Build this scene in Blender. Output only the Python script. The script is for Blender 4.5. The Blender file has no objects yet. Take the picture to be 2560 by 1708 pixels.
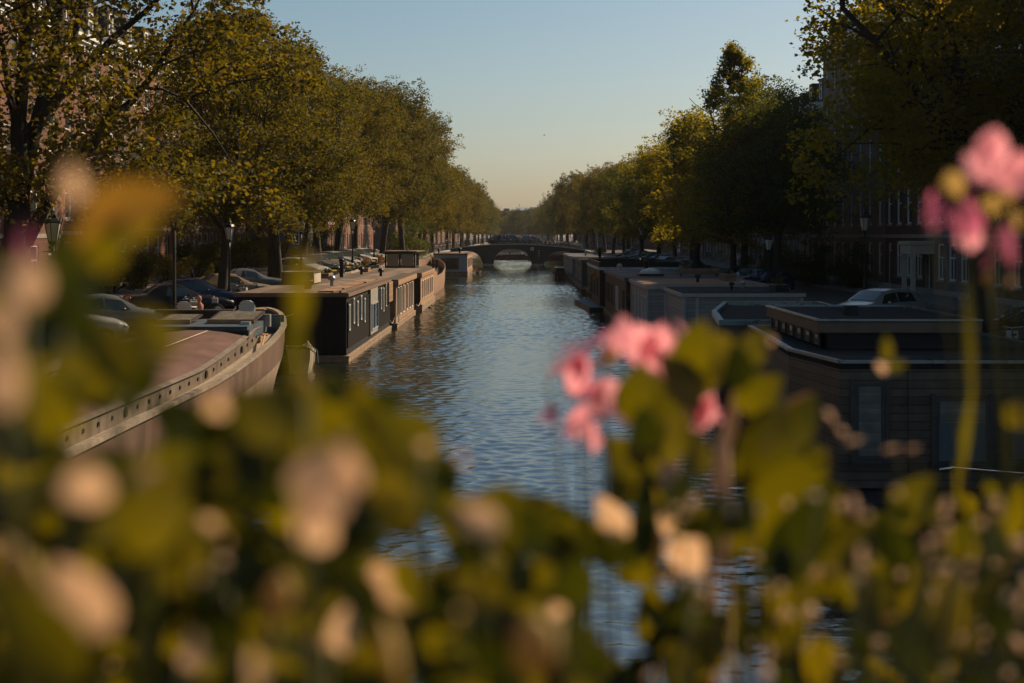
import bpy, math, random
import numpy as np
from mathutils import Vector, Matrix, noise
C = bpy.context.scene.collection
R = math.radians
F = 3555.0; CX = 1296.0; CY = 590.0; EYE = 5.5      # focal length and vanishing point in photo pixels, eye height over the water
def P(px, py, d):                                   # photo pixel at a distance d down the canal -> world point
    return Vector(((px-CX)/F*d, d, EYE-(py-CY)/F*d))
random.seed(7); rng = np.random.default_rng(11)

# ---------------------------------------------------------------- materials
MATS = {}
def nodes_of(name):
    m = bpy.data.materials.new(name); m.use_nodes = True
    nt = m.node_tree; nt.nodes.clear()
    out = nt.nodes.new('ShaderNodeOutputMaterial')
    return m, nt, out
def mat(name, col, rough=.6, metal=0., var=.25, scale=3., bump=0., bscale=None, planks=None, brick=None, gap=.35, spec=.22, streak=0.):
    """Principled with mottled colour; planks=(axis, spacing) draws board joints; brick=(w,h) brick courses."""
    if name in MATS: return MATS[name]
    m, nt, out = nodes_of(name); N = nt.nodes.new; L = nt.links.new
    b = N('ShaderNodeBsdfPrincipled'); L(b.outputs[0], out.inputs[0])
    b.inputs['Roughness'].default_value = rough; b.inputs['Metallic'].default_value = metal
    b.inputs['Specular IOR Level'].default_value = spec
    tc = N('ShaderNodeTexCoord'); geo = tc.outputs['Object']
    nz = N('ShaderNodeTexNoise'); nz.inputs['Scale'].default_value = scale; nz.inputs['Detail'].default_value = 6
    if streak:
        mp = N('ShaderNodeMapping'); mp.inputs['Scale'].default_value = (1, 1, streak); L(geo, mp.inputs[0]); L(mp.outputs[0], nz.inputs['Vector'])
    else: L(geo, nz.inputs['Vector'])
    rmp = N('ShaderNodeMapRange'); rmp.inputs['From Min'].default_value = .3; rmp.inputs['From Max'].default_value = .7
    rmp.inputs['To Min'].default_value = 1-var; rmp.inputs['To Max'].default_value = 1+var
    L(nz.outputs['Fac'], rmp.inputs['Value'])
    mul = N('ShaderNodeVectorMath'); mul.operation = 'SCALE'; mul.inputs[0].default_value = col[:3]; L(rmp.outputs[0], mul.inputs['Scale'])
    cur = mul.outputs[0]; h = None
    if planks:
        ax, sp = planks
        sx = N('ShaderNodeSeparateXYZ'); L(geo, sx.inputs[0])
        if ax == 'z': c = sx.outputs['Z']
        elif ax == 'y': c = sx.outputs['Y']
        elif ax == 'x': c = sx.outputs['X']
        else:
            ad = N('ShaderNodeMath'); ad.operation = 'ADD'; L(sx.outputs['X'], ad.inputs[0]); L(sx.outputs['Y'], ad.inputs[1]); c = ad.outputs[0]
        dv = N('ShaderNodeMath'); dv.operation = 'DIVIDE'; L(c, dv.inputs[0]); dv.inputs[1].default_value = sp
        fr = N('ShaderNodeMath'); fr.operation = 'FRACT'; L(dv.outputs[0], fr.inputs[0])
        gt = N('ShaderNodeMath'); gt.operation = 'GREATER_THAN'; L(fr.outputs[0], gt.inputs[0]); gt.inputs[1].default_value = .1
        fl = N('ShaderNodeMath'); fl.operation = 'FLOOR'; L(dv.outputs[0], fl.inputs[0])
        wn = N('ShaderNodeTexWhiteNoise'); wn.noise_dimensions = '1D'; L(fl.outputs[0], wn.inputs['W'])
        m2 = N('ShaderNodeMapRange'); m2.inputs['To Min'].default_value = 1-var; m2.inputs['To Max'].default_value = 1+var*.6; L(wn.outputs['Value'], m2.inputs['Value'])
        m3 = N('ShaderNodeMapRange'); m3.inputs['To Min'].default_value = gap; m3.inputs['To Max'].default_value = 1; L(gt.outputs[0], m3.inputs['Value'])
        mm = N('ShaderNodeMath'); mm.operation = 'MULTIPLY'; L(m2.outputs[0], mm.inputs[0]); L(m3.outputs[0], mm.inputs[1])
        v = N('ShaderNodeVectorMath'); v.operation = 'SCALE'; L(cur, v.inputs[0]); L(mm.outputs[0], v.inputs['Scale']); cur = v.outputs[0]
        h = gt.outputs[0]
    if brick:
        sx = N('ShaderNodeSeparateXYZ'); L(geo, sx.inputs[0])
        ad = N('ShaderNodeMath'); ad.operation = 'ADD'; L(sx.outputs['X'], ad.inputs[0]); L(sx.outputs['Y'], ad.inputs[1])
        cb = N('ShaderNodeCombineXYZ'); L(ad.outputs[0], cb.inputs[0]); L(sx.outputs['Z'], cb.inputs[1])
        bt = N('ShaderNodeTexBrick'); bt.inputs['Scale'].default_value = 1; bt.inputs['Brick Width'].default_value = brick[0]; bt.inputs['Row Height'].default_value = brick[1]
        bt.inputs['Mortar Size'].default_value = .012; bt.inputs['Color1'].default_value = (1, 1, 1, 1); bt.inputs['Color2'].default_value = (.7, .66, .62, 1); bt.inputs['Mortar'].default_value = (.5, .5, .5, 1)
        L(cb.outputs[0], bt.inputs['Vector'])
        v = N('ShaderNodeVectorMath'); v.operation = 'MULTIPLY'; L(cur, v.inputs[0]); L(bt.outputs['Color'], v.inputs[1]); cur = v.outputs[0]
    L(cur, b.inputs['Base Color'])
    r2 = N('ShaderNodeMapRange'); r2.inputs['To Min'].default_value = max(0, rough-.12); r2.inputs['To Max'].default_value = min(1, rough+.12); L(nz.outputs['Fac'], r2.inputs['Value']); L(r2.outputs[0], b.inputs['Roughness'])
    if bump or h:
        bp = N('ShaderNodeBump'); bp.inputs['Distance'].default_value = .02; bp.inputs['Strength'].default_value = bump or .5
        if h: L(h, bp.inputs['Height'])
        else:
            n2 = N('ShaderNodeTexNoise'); n2.inputs['Scale'].default_value = bscale or scale*6; n2.inputs['Detail'].default_value = 4; L(geo, n2.inputs['Vector']); L(n2.outputs['Fac'], bp.inputs['Height'])
        L(bp.outputs[0], b.inputs['Normal'])
    MATS[name] = m; return m
def glass(name, col=(.02, .025, .03), rough=.06):
    if name in MATS: return MATS[name]
    m, nt, out = nodes_of(name); N = nt.nodes.new; L = nt.links.new
    b = N('ShaderNodeBsdfPrincipled'); b.inputs['Base Color'].default_value = (*col, 1); b.inputs['Roughness'].default_value = rough
    b.inputs['IOR'].default_value = 1.52; b.inputs['Specular IOR Level'].default_value = .8
    tc = N('ShaderNodeTexCoord'); nz = N('ShaderNodeTexNoise'); nz.inputs['Scale'].default_value = 1.3; L(tc.outputs['Object'], nz.inputs['Vector'])
    bp = N('ShaderNodeBump'); bp.inputs['Strength'].default_value = .06; bp.inputs['Distance'].default_value = .1; L(nz.outputs['Fac'], bp.inputs['Height']); L(bp.outputs[0], b.inputs['Normal'])
    L(b.outputs[0], out.inputs[0]); MATS[name] = m; return m
def leafmat(name, ramp, trans=.5, rough=.6, tcol=None, island=True, nscale=.35, gloss=.025, tone=.7):
    """Two-sided leaf: diffuse + translucent + a little gloss, colour varied per leaf and in broad clumps."""
    if name in MATS: return MATS[name]
    m, nt, out = nodes_of(name); N = nt.nodes.new; L = nt.links.new
    g = N('ShaderNodeNewGeometry'); tc = N('ShaderNodeTexCoord'); oi = N('ShaderNodeObjectInfo')
    nz = N('ShaderNodeTexNoise'); nz.inputs['Scale'].default_value = nscale; nz.inputs['Detail'].default_value = 2; L(tc.outputs['Object'], nz.inputs['Vector'])
    a = N('ShaderNodeMath'); a.operation = 'MULTIPLY_ADD'; L(nz.outputs['Fac'], a.inputs[0]); a.inputs[1].default_value = .9
    L(g.outputs['Random Per Island'] if island else oi.outputs['Random'], a.inputs[2])
    s = N('ShaderNodeMath'); s.operation = 'MULTIPLY_ADD'; L(a.outputs[0], s.inputs[0]); s.inputs[1].default_value = .62; s.inputs[2].default_value = -.1
    if island:
        o2 = N('ShaderNodeMath'); o2.operation = 'MULTIPLY_ADD'; L(oi.outputs['Random'], o2.inputs[0]); o2.inputs[1].default_value = .3; L(s.outputs[0], o2.inputs[2])
        o3 = N('ShaderNodeMath'); o3.operation = 'SUBTRACT'; L(o2.outputs[0], o3.inputs[0]); o3.inputs[1].default_value = .15; s = o3
    cr = N('ShaderNodeValToRGB'); e = cr.color_ramp.elements
    while len(e) < len(ramp): e.new(.5)
    for i, c in enumerate(ramp): e[i].position = i/(len(ramp)-1); e[i].color = (*c, 1)
    L(s.outputs[0], cr.inputs[0])
    df = N('ShaderNodeBsdfDiffuse'); L(cr.outputs[0], df.inputs[0])
    tr = N('ShaderNodeBsdfTranslucent'); tv = N('ShaderNodeVectorMath'); tv.operation = 'MULTIPLY'; L(cr.outputs[0], tv.inputs[0]); tv.inputs[1].default_value = tcol or (1.6, 1.35, .5); L(tv.outputs[0], tr.inputs[0])
    mx = N('ShaderNodeMixShader'); mx.inputs[0].default_value = trans; L(df.outputs[0], mx.inputs[1]); L(tr.outputs[0], mx.inputs[2])
    gl = N('ShaderNodeBsdfGlossy'); gl.inputs['Roughness'].default_value = rough; gl.inputs[0].default_value = (tone, tone, tone, 1)
    m2 = N('ShaderNodeMixShader'); m2.inputs[0].default_value = gloss; L(mx.outputs[0], m2.inputs[1]); L(gl.outputs[0], m2.inputs[2])
    L(m2.outputs[0], out.inputs[0]); MATS[name] = m; return m

# ---------------------------------------------------------------- mesh builder
class MB:
    def __init__(s): s.v = []; s.f = []; s.mi = []
    def add(s, vs, fs, mi=0):
        o = len(s.v); s.v += [tuple(v) for v in vs]; s.f += [tuple(i+o for i in f) for f in fs]; s.mi += [mi]*len(fs); return s
    def box(s, x0, x1, y0, y1, z0, z1, mi=0):
        if x0 > x1: x0, x1 = x1, x0
        if y0 > y1: y0, y1 = y1, y0
        v = [(x0,y0,z0),(x1,y0,z0),(x1,y1,z0),(x0,y1,z0),(x0,y0,z1),(x1,y0,z1),(x1,y1,z1),(x0,y1,z1)]
        return s.add(v, [(3,2,1,0),(4,5,6,7),(0,1,5,4),(1,2,6,5),(2,3,7,6),(3,0,4,7)], mi)
    def quad(s, a, b, c, d, mi=0): return s.add([a,b,c,d], [(0,1,2,3)], mi)
    def prism(s, pts, z0, z1, mi=0, ztop=None):
        """vertical prism over an xy outline (ccw); ztop may give a height for each point"""
        n = len(pts); zt = ztop or [z1]*n
        v = [(x,y,z0) for x,y in pts]+[(x,y,zt[i]) for i,(x,y) in enumerate(pts)]
        return s.add(v, [tuple(range(n-1,-1,-1)), tuple(range(n,2*n))]+[(i,(i+1)%n,n+(i+1)%n,n+i) for i in range(n)], mi)
    def extr(s, pts, y0, y1, mi=0):
        """xz outline pushed along y"""
        n = len(pts); v = [(x,y0,z) for x,z in pts]+[(x,y1,z) for x,z in pts]
        return s.add(v, [tuple(range(n)), tuple(range(2*n-1,n-1,-1))]+[(i,n+i,n+(i+1)%n,(i+1)%n) for i in range(n)], mi)
    def tube(s, pts, r, n=6, mi=0, cap=True):
        pts = [Vector(p) for p in pts]; rs = r if hasattr(r, '__len__') else [r]*len(pts)
        vs = []; fs = []; up = Vector((0,0,1)); prev = None
        for i, p in enumerate(pts):
            t = (pts[min(i+1,len(pts)-1)]-pts[max(i-1,0)])
            t = t.normalized() if t.length > 1e-9 else Vector((0,0,1))
            a = prev if prev is not None else (Vector((1,0,0)) if abs(t.z) > .9 else up)
            u = a-t*a.dot(t)
            if u.length < 1e-6: u = Vector((0,1,0))-t*t.y
            u.normalize(); prev = u; w = t.cross(u)
            for k in range(n):
                an = 2*math.pi*k/n; vs.append(p+(u*math.cos(an)+w*math.sin(an))*rs[i])
        for i in range(len(pts)-1):
            for k in range(n):
                fs.append((i*n+k, i*n+(k+1)%n, (i+1)*n+(k+1)%n, (i+1)*n+k))
        if cap: fs += [tuple(range(n-1,-1,-1)), tuple(range((len(pts)-1)*n, len(pts)*n))]
        return s.add(vs, fs, mi)
    def lathe(s, prof, n=12, c=(0,0,0), mi=0, sx=1., sy=1.):
        vs = []; fs = []
        for r, z in prof:
            for k in range(n):
                a = 2*math.pi*(k+.5)/n; vs.append((c[0]+r*math.cos(a)*sx, c[1]+r*math.sin(a)*sy, c[2]+z))
        for i in range(len(prof)-1):
            for k in range(n): fs.append((i*n+k, i*n+(k+1)%n, (i+1)*n+(k+1)%n, (i+1)*n+k))
        fs += [tuple(range(n-1,-1,-1)), tuple(range((len(prof)-1)*n, len(prof)*n))]
        return s.add(vs, fs, mi)
    def ellip(s, c, r, nu=10, nv=6, mi=0):
        prof = [(max(.02,math.sin(math.pi*i/nv)), -math.cos(math.pi*i/nv)) for i in range(nv+1)]
        vs = []; fs = []
        for pr, pz in prof:
            for k in range(nu):
                a = 2*math.pi*k/nu; vs.append((c[0]+pr*math.cos(a)*r[0], c[1]+pr*math.sin(a)*r[1], c[2]+pz*r[2]))
        for i in range(nv):
            for k in range(nu): fs.append((i*nu+k, i*nu+(k+1)%nu, (i+1)*nu+(k+1)%nu, (i+1)*nu+k))
        return s.add(vs, fs, mi)
    def xf(s, M):
        s.v = [tuple(M @ Vector(v)) for v in s.v]; return s
    def mesh(s, name, mats, smooth=False):
        me = bpy.data.meshes.new(name); me.from_pydata(s.v, [], s.f)
        for m in (mats if isinstance(mats, (list, tuple)) else [mats]): me.materials.append(m)
        if len(set(s.mi)) > 1: me.polygons.foreach_set('material_index', s.mi)
        if smooth: me.polygons.foreach_set('use_smooth', [True]*len(s.f))
        me.update(); return me
    def build(s, name, mats, parent=None, smooth=False, loc=(0,0,0), bevel=0):
        return put(name, s.mesh(name, mats, smooth), parent, loc, bevel=bevel)
def put(name, me, parent=None, loc=(0,0,0), rot=(0,0,0), sc=(1,1,1), bevel=0):
    o = bpy.data.objects.new(name, me); C.objects.link(o); o.location = loc; o.rotation_euler = rot; o.scale = sc
    if parent: o.parent = parent
    if bevel:
        b = o.modifiers.new('b', 'BEVEL'); b.width = bevel; b.segments = 2; b.limit_method = 'ANGLE'
    return o
def tag(o, label=None, cat=None, group=None, kind=None):
    for k, v in (('label', label), ('category', cat), ('group', group), ('kind', kind)):
        if v: o[k] = v
    return o
def thing(name, label, cat, loc=(0,0,0), rz=0, group=None):
    o = bpy.data.objects.new(name, None); C.objects.link(o); o.location = loc; o.rotation_euler = (0,0,rz); o.empty_display_size = .2
    return tag(o, label, cat, group)
KIDS = {}
def copy_tree(o, parent=None):
    c = o.copy(); C.objects.link(c)
    if parent is not None: c.parent = parent
    for ch in [x for x in C.objects if x.parent == o] if o.name not in KIDS else KIDS[o.name]: copy_tree(ch, c)
    return c
def remember(o):
    """note the children of a proto once, so that copies are quick"""
    ks = [x for x in C.objects if x.parent == o]; KIDS[o.name] = ks
    for k in ks: remember(k)
    return o
def place(proto, first, loc, rz, label, group=None):
    o = proto if first else copy_tree(proto)
    o.location = loc; o.rotation_euler = (0,0,rz); o['label'] = label
    if group: o['group'] = group
    return o
ORD = ['first','second','third','fourth','fifth','sixth','seventh','eighth','ninth','tenth','eleventh','twelfth','thirteenth','fourteenth','fifteenth','sixteenth','seventeenth','eighteenth','nineteenth','twentieth','twenty-first','twenty-second','twenty-third','twenty-fourth','twenty-fifth','twenty-sixth','twenty-seventh','twenty-eighth','twenty-ninth','thirtieth']

# ---------------------------------------------------------------- palette
brick_brown = mat('brick_brown', (.165,.092,.064), .85, brick=(.22,.075), scale=.8, var=.25)
brick_red = mat('brick_red', (.205,.098,.068), .85, brick=(.22,.075), scale=.8, var=.25)
brick_grey = mat('brick_grey', (.24,.195,.175), .85, brick=(.22,.075), scale=.8, var=.25)
brick_tan = mat('brick_tan', (.29,.195,.14), .85, brick=(.22,.075), scale=.8, var=.2)
stone = mat('stone', (.30,.27,.23), .8, scale=2, var=.2, bump=.2)
white_paint = mat('white_paint', (.66,.65,.6), .5, var=.08)
cream_paint = mat('cream_paint', (.5,.45,.36), .5, var=.1)
green_paint = mat('green_paint', (.02,.05,.035), .35, var=.1)
slate = mat('slate', (.05,.05,.055), .6, planks=('z',.25), var=.2)
pane_m = glass('window_glass')
iron = mat('iron', (.012,.014,.014), .4, var=.3, scale=9)
tar = mat('black_boards', (.008,.0075,.008), .8, planks=('xy',.21), var=.35, gap=.3)
wood_brown = mat('wood_brown', (.27,.165,.10), .6, planks=('z',.16), var=.2, gap=.6)
wood_warm = mat('wood_warm', (.36,.215,.13), .55, planks=('z',.14), var=.16, gap=.65)
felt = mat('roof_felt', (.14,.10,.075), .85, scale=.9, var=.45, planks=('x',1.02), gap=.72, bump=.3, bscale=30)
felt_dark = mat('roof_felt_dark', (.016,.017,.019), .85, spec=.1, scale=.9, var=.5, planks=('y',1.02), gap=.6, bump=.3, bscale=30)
concrete = mat('concrete', (.23,.17,.12), .8, scale=2.5, var=.3, bump=.3)
metal_grey = mat('metal_grey', (.33,.34,.34), .35, .6, var=.15)
rubber = mat('rubber', (.015,.015,.015), .8, var=.2)
bark = mat('bark', (.042,.034,.026), .9, scale=5, var=.4, bump=.8, bscale=22, streak=.3)
soil = mat('soil', (.03,.02,.012), .95, scale=20, var=.4, bump=.6)
lamp_glass = glass('lamp_glass', (.5,.47,.4), .25)
# ---------------------------------------------------------------- camera, sky, sun
cam_d = bpy.data.cameras.new('camera'); cam = bpy.data.objects.new('camera', cam_d); C.objects.link(cam)
cam.location = (0, 0, EYE); cam.rotation_euler = (R(90), 0, 0)
cam_d.sensor_width = 36; cam_d.lens = 36*F/2560
cam_d.shift_x = -16/2560; cam_d.shift_y = -264/2560
cam_d.clip_start = .05; cam_d.clip_end = 9000
cam_d.dof.use_dof = True; cam_d.dof.focus_distance = 85; cam_d.dof.aperture_fstop = (cam_d.lens/1000)/.0145
bpy.context.scene.camera = cam
SUN_AZ, SUN_EL = 50, 37                              # degrees towards +X from the view down the canal, and above the horizon
w = bpy.data.worlds.new("World"); bpy.context.scene.world = w; w.use_nodes = True
nt = w.node_tree; bg = nt.nodes['Background']
sky = nt.nodes.new('ShaderNodeTexSky'); sky.sky_type = 'NISHITA'; sky.sun_disc = False
sky.sun_elevation = R(SUN_EL); sky.sun_rotation = R(SUN_AZ); sky.air_density = 1.0; sky.dust_density = 1.5; sky.ozone_density = 1.0; sky.altitude = 0
hs = nt.nodes.new('ShaderNodeHueSaturation'); hs.inputs['Saturation'].default_value = 1.2; hs.inputs['Hue'].default_value = .487
nt.links.new(sky.outputs[0], hs.inputs['Color']); nt.links.new(hs.outputs[0], bg.inputs[0]); bg.inputs[1].default_value = .056
sd = bpy.data.lights.new('sun', 'SUN'); sd.energy = 5.0; sd.angle = R(.55); sd.color = (1, .78, .52)
so = bpy.data.objects.new('sun', sd); C.objects.link(so)
tosun = Vector((math.sin(R(SUN_AZ))*math.cos(R(SUN_EL)), math.cos(R(SUN_AZ))*math.cos(R(SUN_EL)), math.sin(R(SUN_EL))))
so.rotation_euler = tosun.to_track_quat('Z', 'Y').to_euler(); so.location = (30, 10, 40)
sc = bpy.context.scene
sc.view_settings.view_transform = 'Standard'; sc.view_settings.look = 'None'; sc.view_settings.exposure = .52; sc.view_settings.gamma = 1
sc.render.engine = 'CYCLES'; sc.cycles.use_denoising = True
sc.cycles.max_bounces = 7; sc.cycles.diffuse_bounces = 3; sc.cycles.glossy_bounces = 3; sc.cycles.transmission_bounces = 4; sc.cycles.transparent_max_bounces = 6
sc.cycles.sample_clamp_indirect = 6; sc.cycles.caustics_reflective = False; sc.cycles.caustics_refractive = False

# ---------------------------------------------------------------- setting
QL, QR, GZ, YE = -12.6, 12.3, 2.0, 640               # quay edges, street height over the water, end of the canal
def gz(side, y):                                     # the streets climb towards the bridge
    tab = [(-99,2.0),(66,2.0),(104,2.68),(135,2.85),(9999,2.85)] if side < 0 else [(-99,2.0),(120,2.0),(230,2.75),(262,2.85),(9999,2.85)]
    for (a, b), (c, d) in zip(tab, tab[1:]):
        if a <= y <= c: return b+(d-b)*(y-a)/(c-a)
    return 2.85
YS = [-60,0,66,75,85,95,104,112,120,135,160,200,230,262,300,400,YE+.3]
g = MB()
def ribbon(m, side, x0, x1, dz, z0=None, mi=0, ys=YS):
    for ya, yb in zip(ys, ys[1:]):
        za, zb = gz(side,ya)+dz, gz(side,yb)+dz
        m.quad((x0,ya,za),(x1,ya,za),(x1,yb,zb),(x0,yb,zb),mi)
        if z0 is not None:
            for x in (x0,x1): m.quad((x,ya,gz(side,ya)+z0 if z0 > -1 else z0),(x,yb,gz(side,yb)+z0 if z0 > -1 else z0),(x,yb,zb),(x,ya,za),mi)
    return m
ribbon(g,-1,-4000,QL-.3,0); ribbon(g,1,QR+.3,4000,0); g.quad((-4000,YE+.3,2.85),(4000,YE+.3,2.85),(4000,6000,2.85),(-4000,6000,2.85))
ground = g.build('ground', mat('street_brick', (.062,.048,.04), .85, scale=.6, var=.3, bump=.3, bscale=14)); tag(ground, kind='structure')
for nm, sd_, x0, x1 in (('pavement_sunny_side',-1,-24,-20.5),('pavement_shady_side',1,20.5,24)):
    tag(ribbon(MB(),sd_,x0,x1,.13,-.05).build(nm, mat('paving', (.15,.13,.115), .85, scale=1.2, var=.2, bump=.2)), kind='structure')
# quay walls: brick face with a stone coping, part of the ground
for nm, sd_, x0, x1 in (('quay_wall_sunny_side',-1,QL-.3,QL),('quay_wall_shady_side',1,QR,QR+.3)):
    m = MB(); ribbon(m,sd_,x0,x1,-.165,-1.5); ribbon(m,sd_,x0-.06,x1+.06,.07,-.16,1); tag(m.build(nm, [brick_grey, stone]), kind='structure')
tag(MB().box(QL-.3,QR+.3,YE,YE+.3,-1.5,2.69).box(QL-.2,QR+.2,YE-.1,YE+.29,2.692,2.9,1).build('quay_wall_far_end', [brick_grey, stone]), kind='structure')

# water: a long sheet with real wind ripples in the mesh, finer ones as bump
def water():
    m, nt, out = nodes_of('canal_water'); N = nt.nodes.new; L = nt.links.new
    b = N('ShaderNodeBsdfPrincipled'); b.inputs['Base Color'].default_value = (.010,.014,.009,1); b.inputs['Roughness'].default_value = .06; b.inputs['IOR'].default_value = WIOR
    L(b.outputs[0], out.inputs[0]); tc = N('ShaderNodeTexCoord')
    mp = N('ShaderNodeMapping'); mp.inputs['Scale'].default_value = (4,8,1); L(tc.outputs['Object'], mp.inputs[0])
    nz = N('ShaderNodeTexNoise'); nz.inputs['Scale'].default_value = 1; nz.inputs['Detail'].default_value = 3; L(mp.outputs[0], nz.inputs['Vector'])
    bp = N('ShaderNodeBump'); bp.inputs['Strength'].default_value = 1; bp.inputs['Distance'].default_value = .008; L(nz.outputs['Fac'], bp.inputs['Height']); L(bp.outputs[0], b.inputs['Normal'])
    r = np.random.default_rng(3); lam = np.exp(r.uniform(np.log(.19), np.log(.95), 60)); th = r.normal(math.pi/2+.15, .95, 60)
    k = 2*math.pi/lam; amp = WSL*lam/(2*math.pi)*1; ph = r.uniform(0, 6.28, 60); kx, ky = k*np.cos(th), k*np.sin(th)
    def height(X, Y, mask):
        Z = np.zeros_like(X)
        for i in range(60):
            if lam[i] > mask*2.2: Z += amp[i]*np.sin(kx[i]*X+ky[i]*Y+ph[i])
        G = .75+.35*np.sin(.21*X+.05*Y+1)*np.sin(.043*Y+.3*np.sin(.11*X))+.18*np.sin(.37*X-.13*Y)
        return Z*G
    V = []; Fc = []; o = 0
    rows = list(np.arange(-60, 14, 6.))+list(np.arange(14, 50, .062))+list(np.arange(50, 80, .085))+list(np.arange(80, 160, .14))+list(np.arange(160, YE, .35))+[YE+.2]
    xs = np.linspace(QL-.2, QR+.2, 270); Y, X = np.meshgrid(np.array(rows), xs, indexing='ij')
    Z = height(X, Y, .15); Z[Y < 13.9] = 0
    V = np.stack([X,Y,Z],-1).reshape(-1,3); nr, nc = X.shape; idx = np.arange(nr*nc).reshape(nr,nc)
    Q = np.stack([idx[:-1,:-1],idx[:-1,1:],idx[1:,1:],idx[1:,:-1]],-1).reshape(-1,4); n = len(Q)
    me = bpy.data.meshes.new('water'); me.vertices.add(len(V)); me.vertices.foreach_set('co', V.astype(np.float32).ravel()); me.loops.add(n*4); me.loops.foreach_set('vertex_index', Q.astype(np.int32).ravel())
    me.polygons.add(n); me.polygons.foreach_set('loop_start', np.arange(0,n*4,4,dtype=np.int32)); me.polygons.foreach_set('loop_total', np.full(n,4,dtype=np.int32)); me.polygons.foreach_set('use_smooth', np.ones(n,dtype=bool)); me.materials.append(m); me.update(calc_edges=True)
    tag(put('water', me), kind='structure')
    tag(MB().quad((QL-.2,-60,-1.4),(QR+.2,-60,-1.4),(QR+.2,YE+.2,-1.4),(QL-.2,YE+.2,-1.4)).build('canal_bed', soil), kind='structure')
WIOR, WSL = 3.5, .021
water()

# ---------------------------------------------------------------- houses
WIN = {}
def win_mesh(w_, h_, frm, bars):
    k = (round(w_,2), round(h_,2), frm.name, bars)
    if k not in WIN:
        t = .1; a = MB()
        a.box(-.1,0,0,t,0,h_).box(-.1,0,w_-t,w_,0,h_).box(-.1,0,t,w_-t,0,t).box(-.1,0,t,w_-t,h_-t,h_)
        if bars in (1,2): a.box(-.09,-.02,t,w_-t,h_*.6,h_*.6+.08)
        if bars == 2: a.box(-.088,-.022,w_/2-.03,w_/2+.03,t,h_*.6)
        fr = a.mesh('window', frm)
        pn = MB().quad((-.07,t*.8,t*.8),(-.07,w_-t*.8,t*.8),(-.07,w_-t*.8,h_-t*.8),(-.07,t*.8,h_-t*.8)).mesh('pane', pane_m)
        sl = MB().box(-.02,.1,-.08,w_+.08,-.12,-.003).mesh('sill', stone)
        WIN[k] = (fr, pn, sl)
    return WIN[k]
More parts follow.
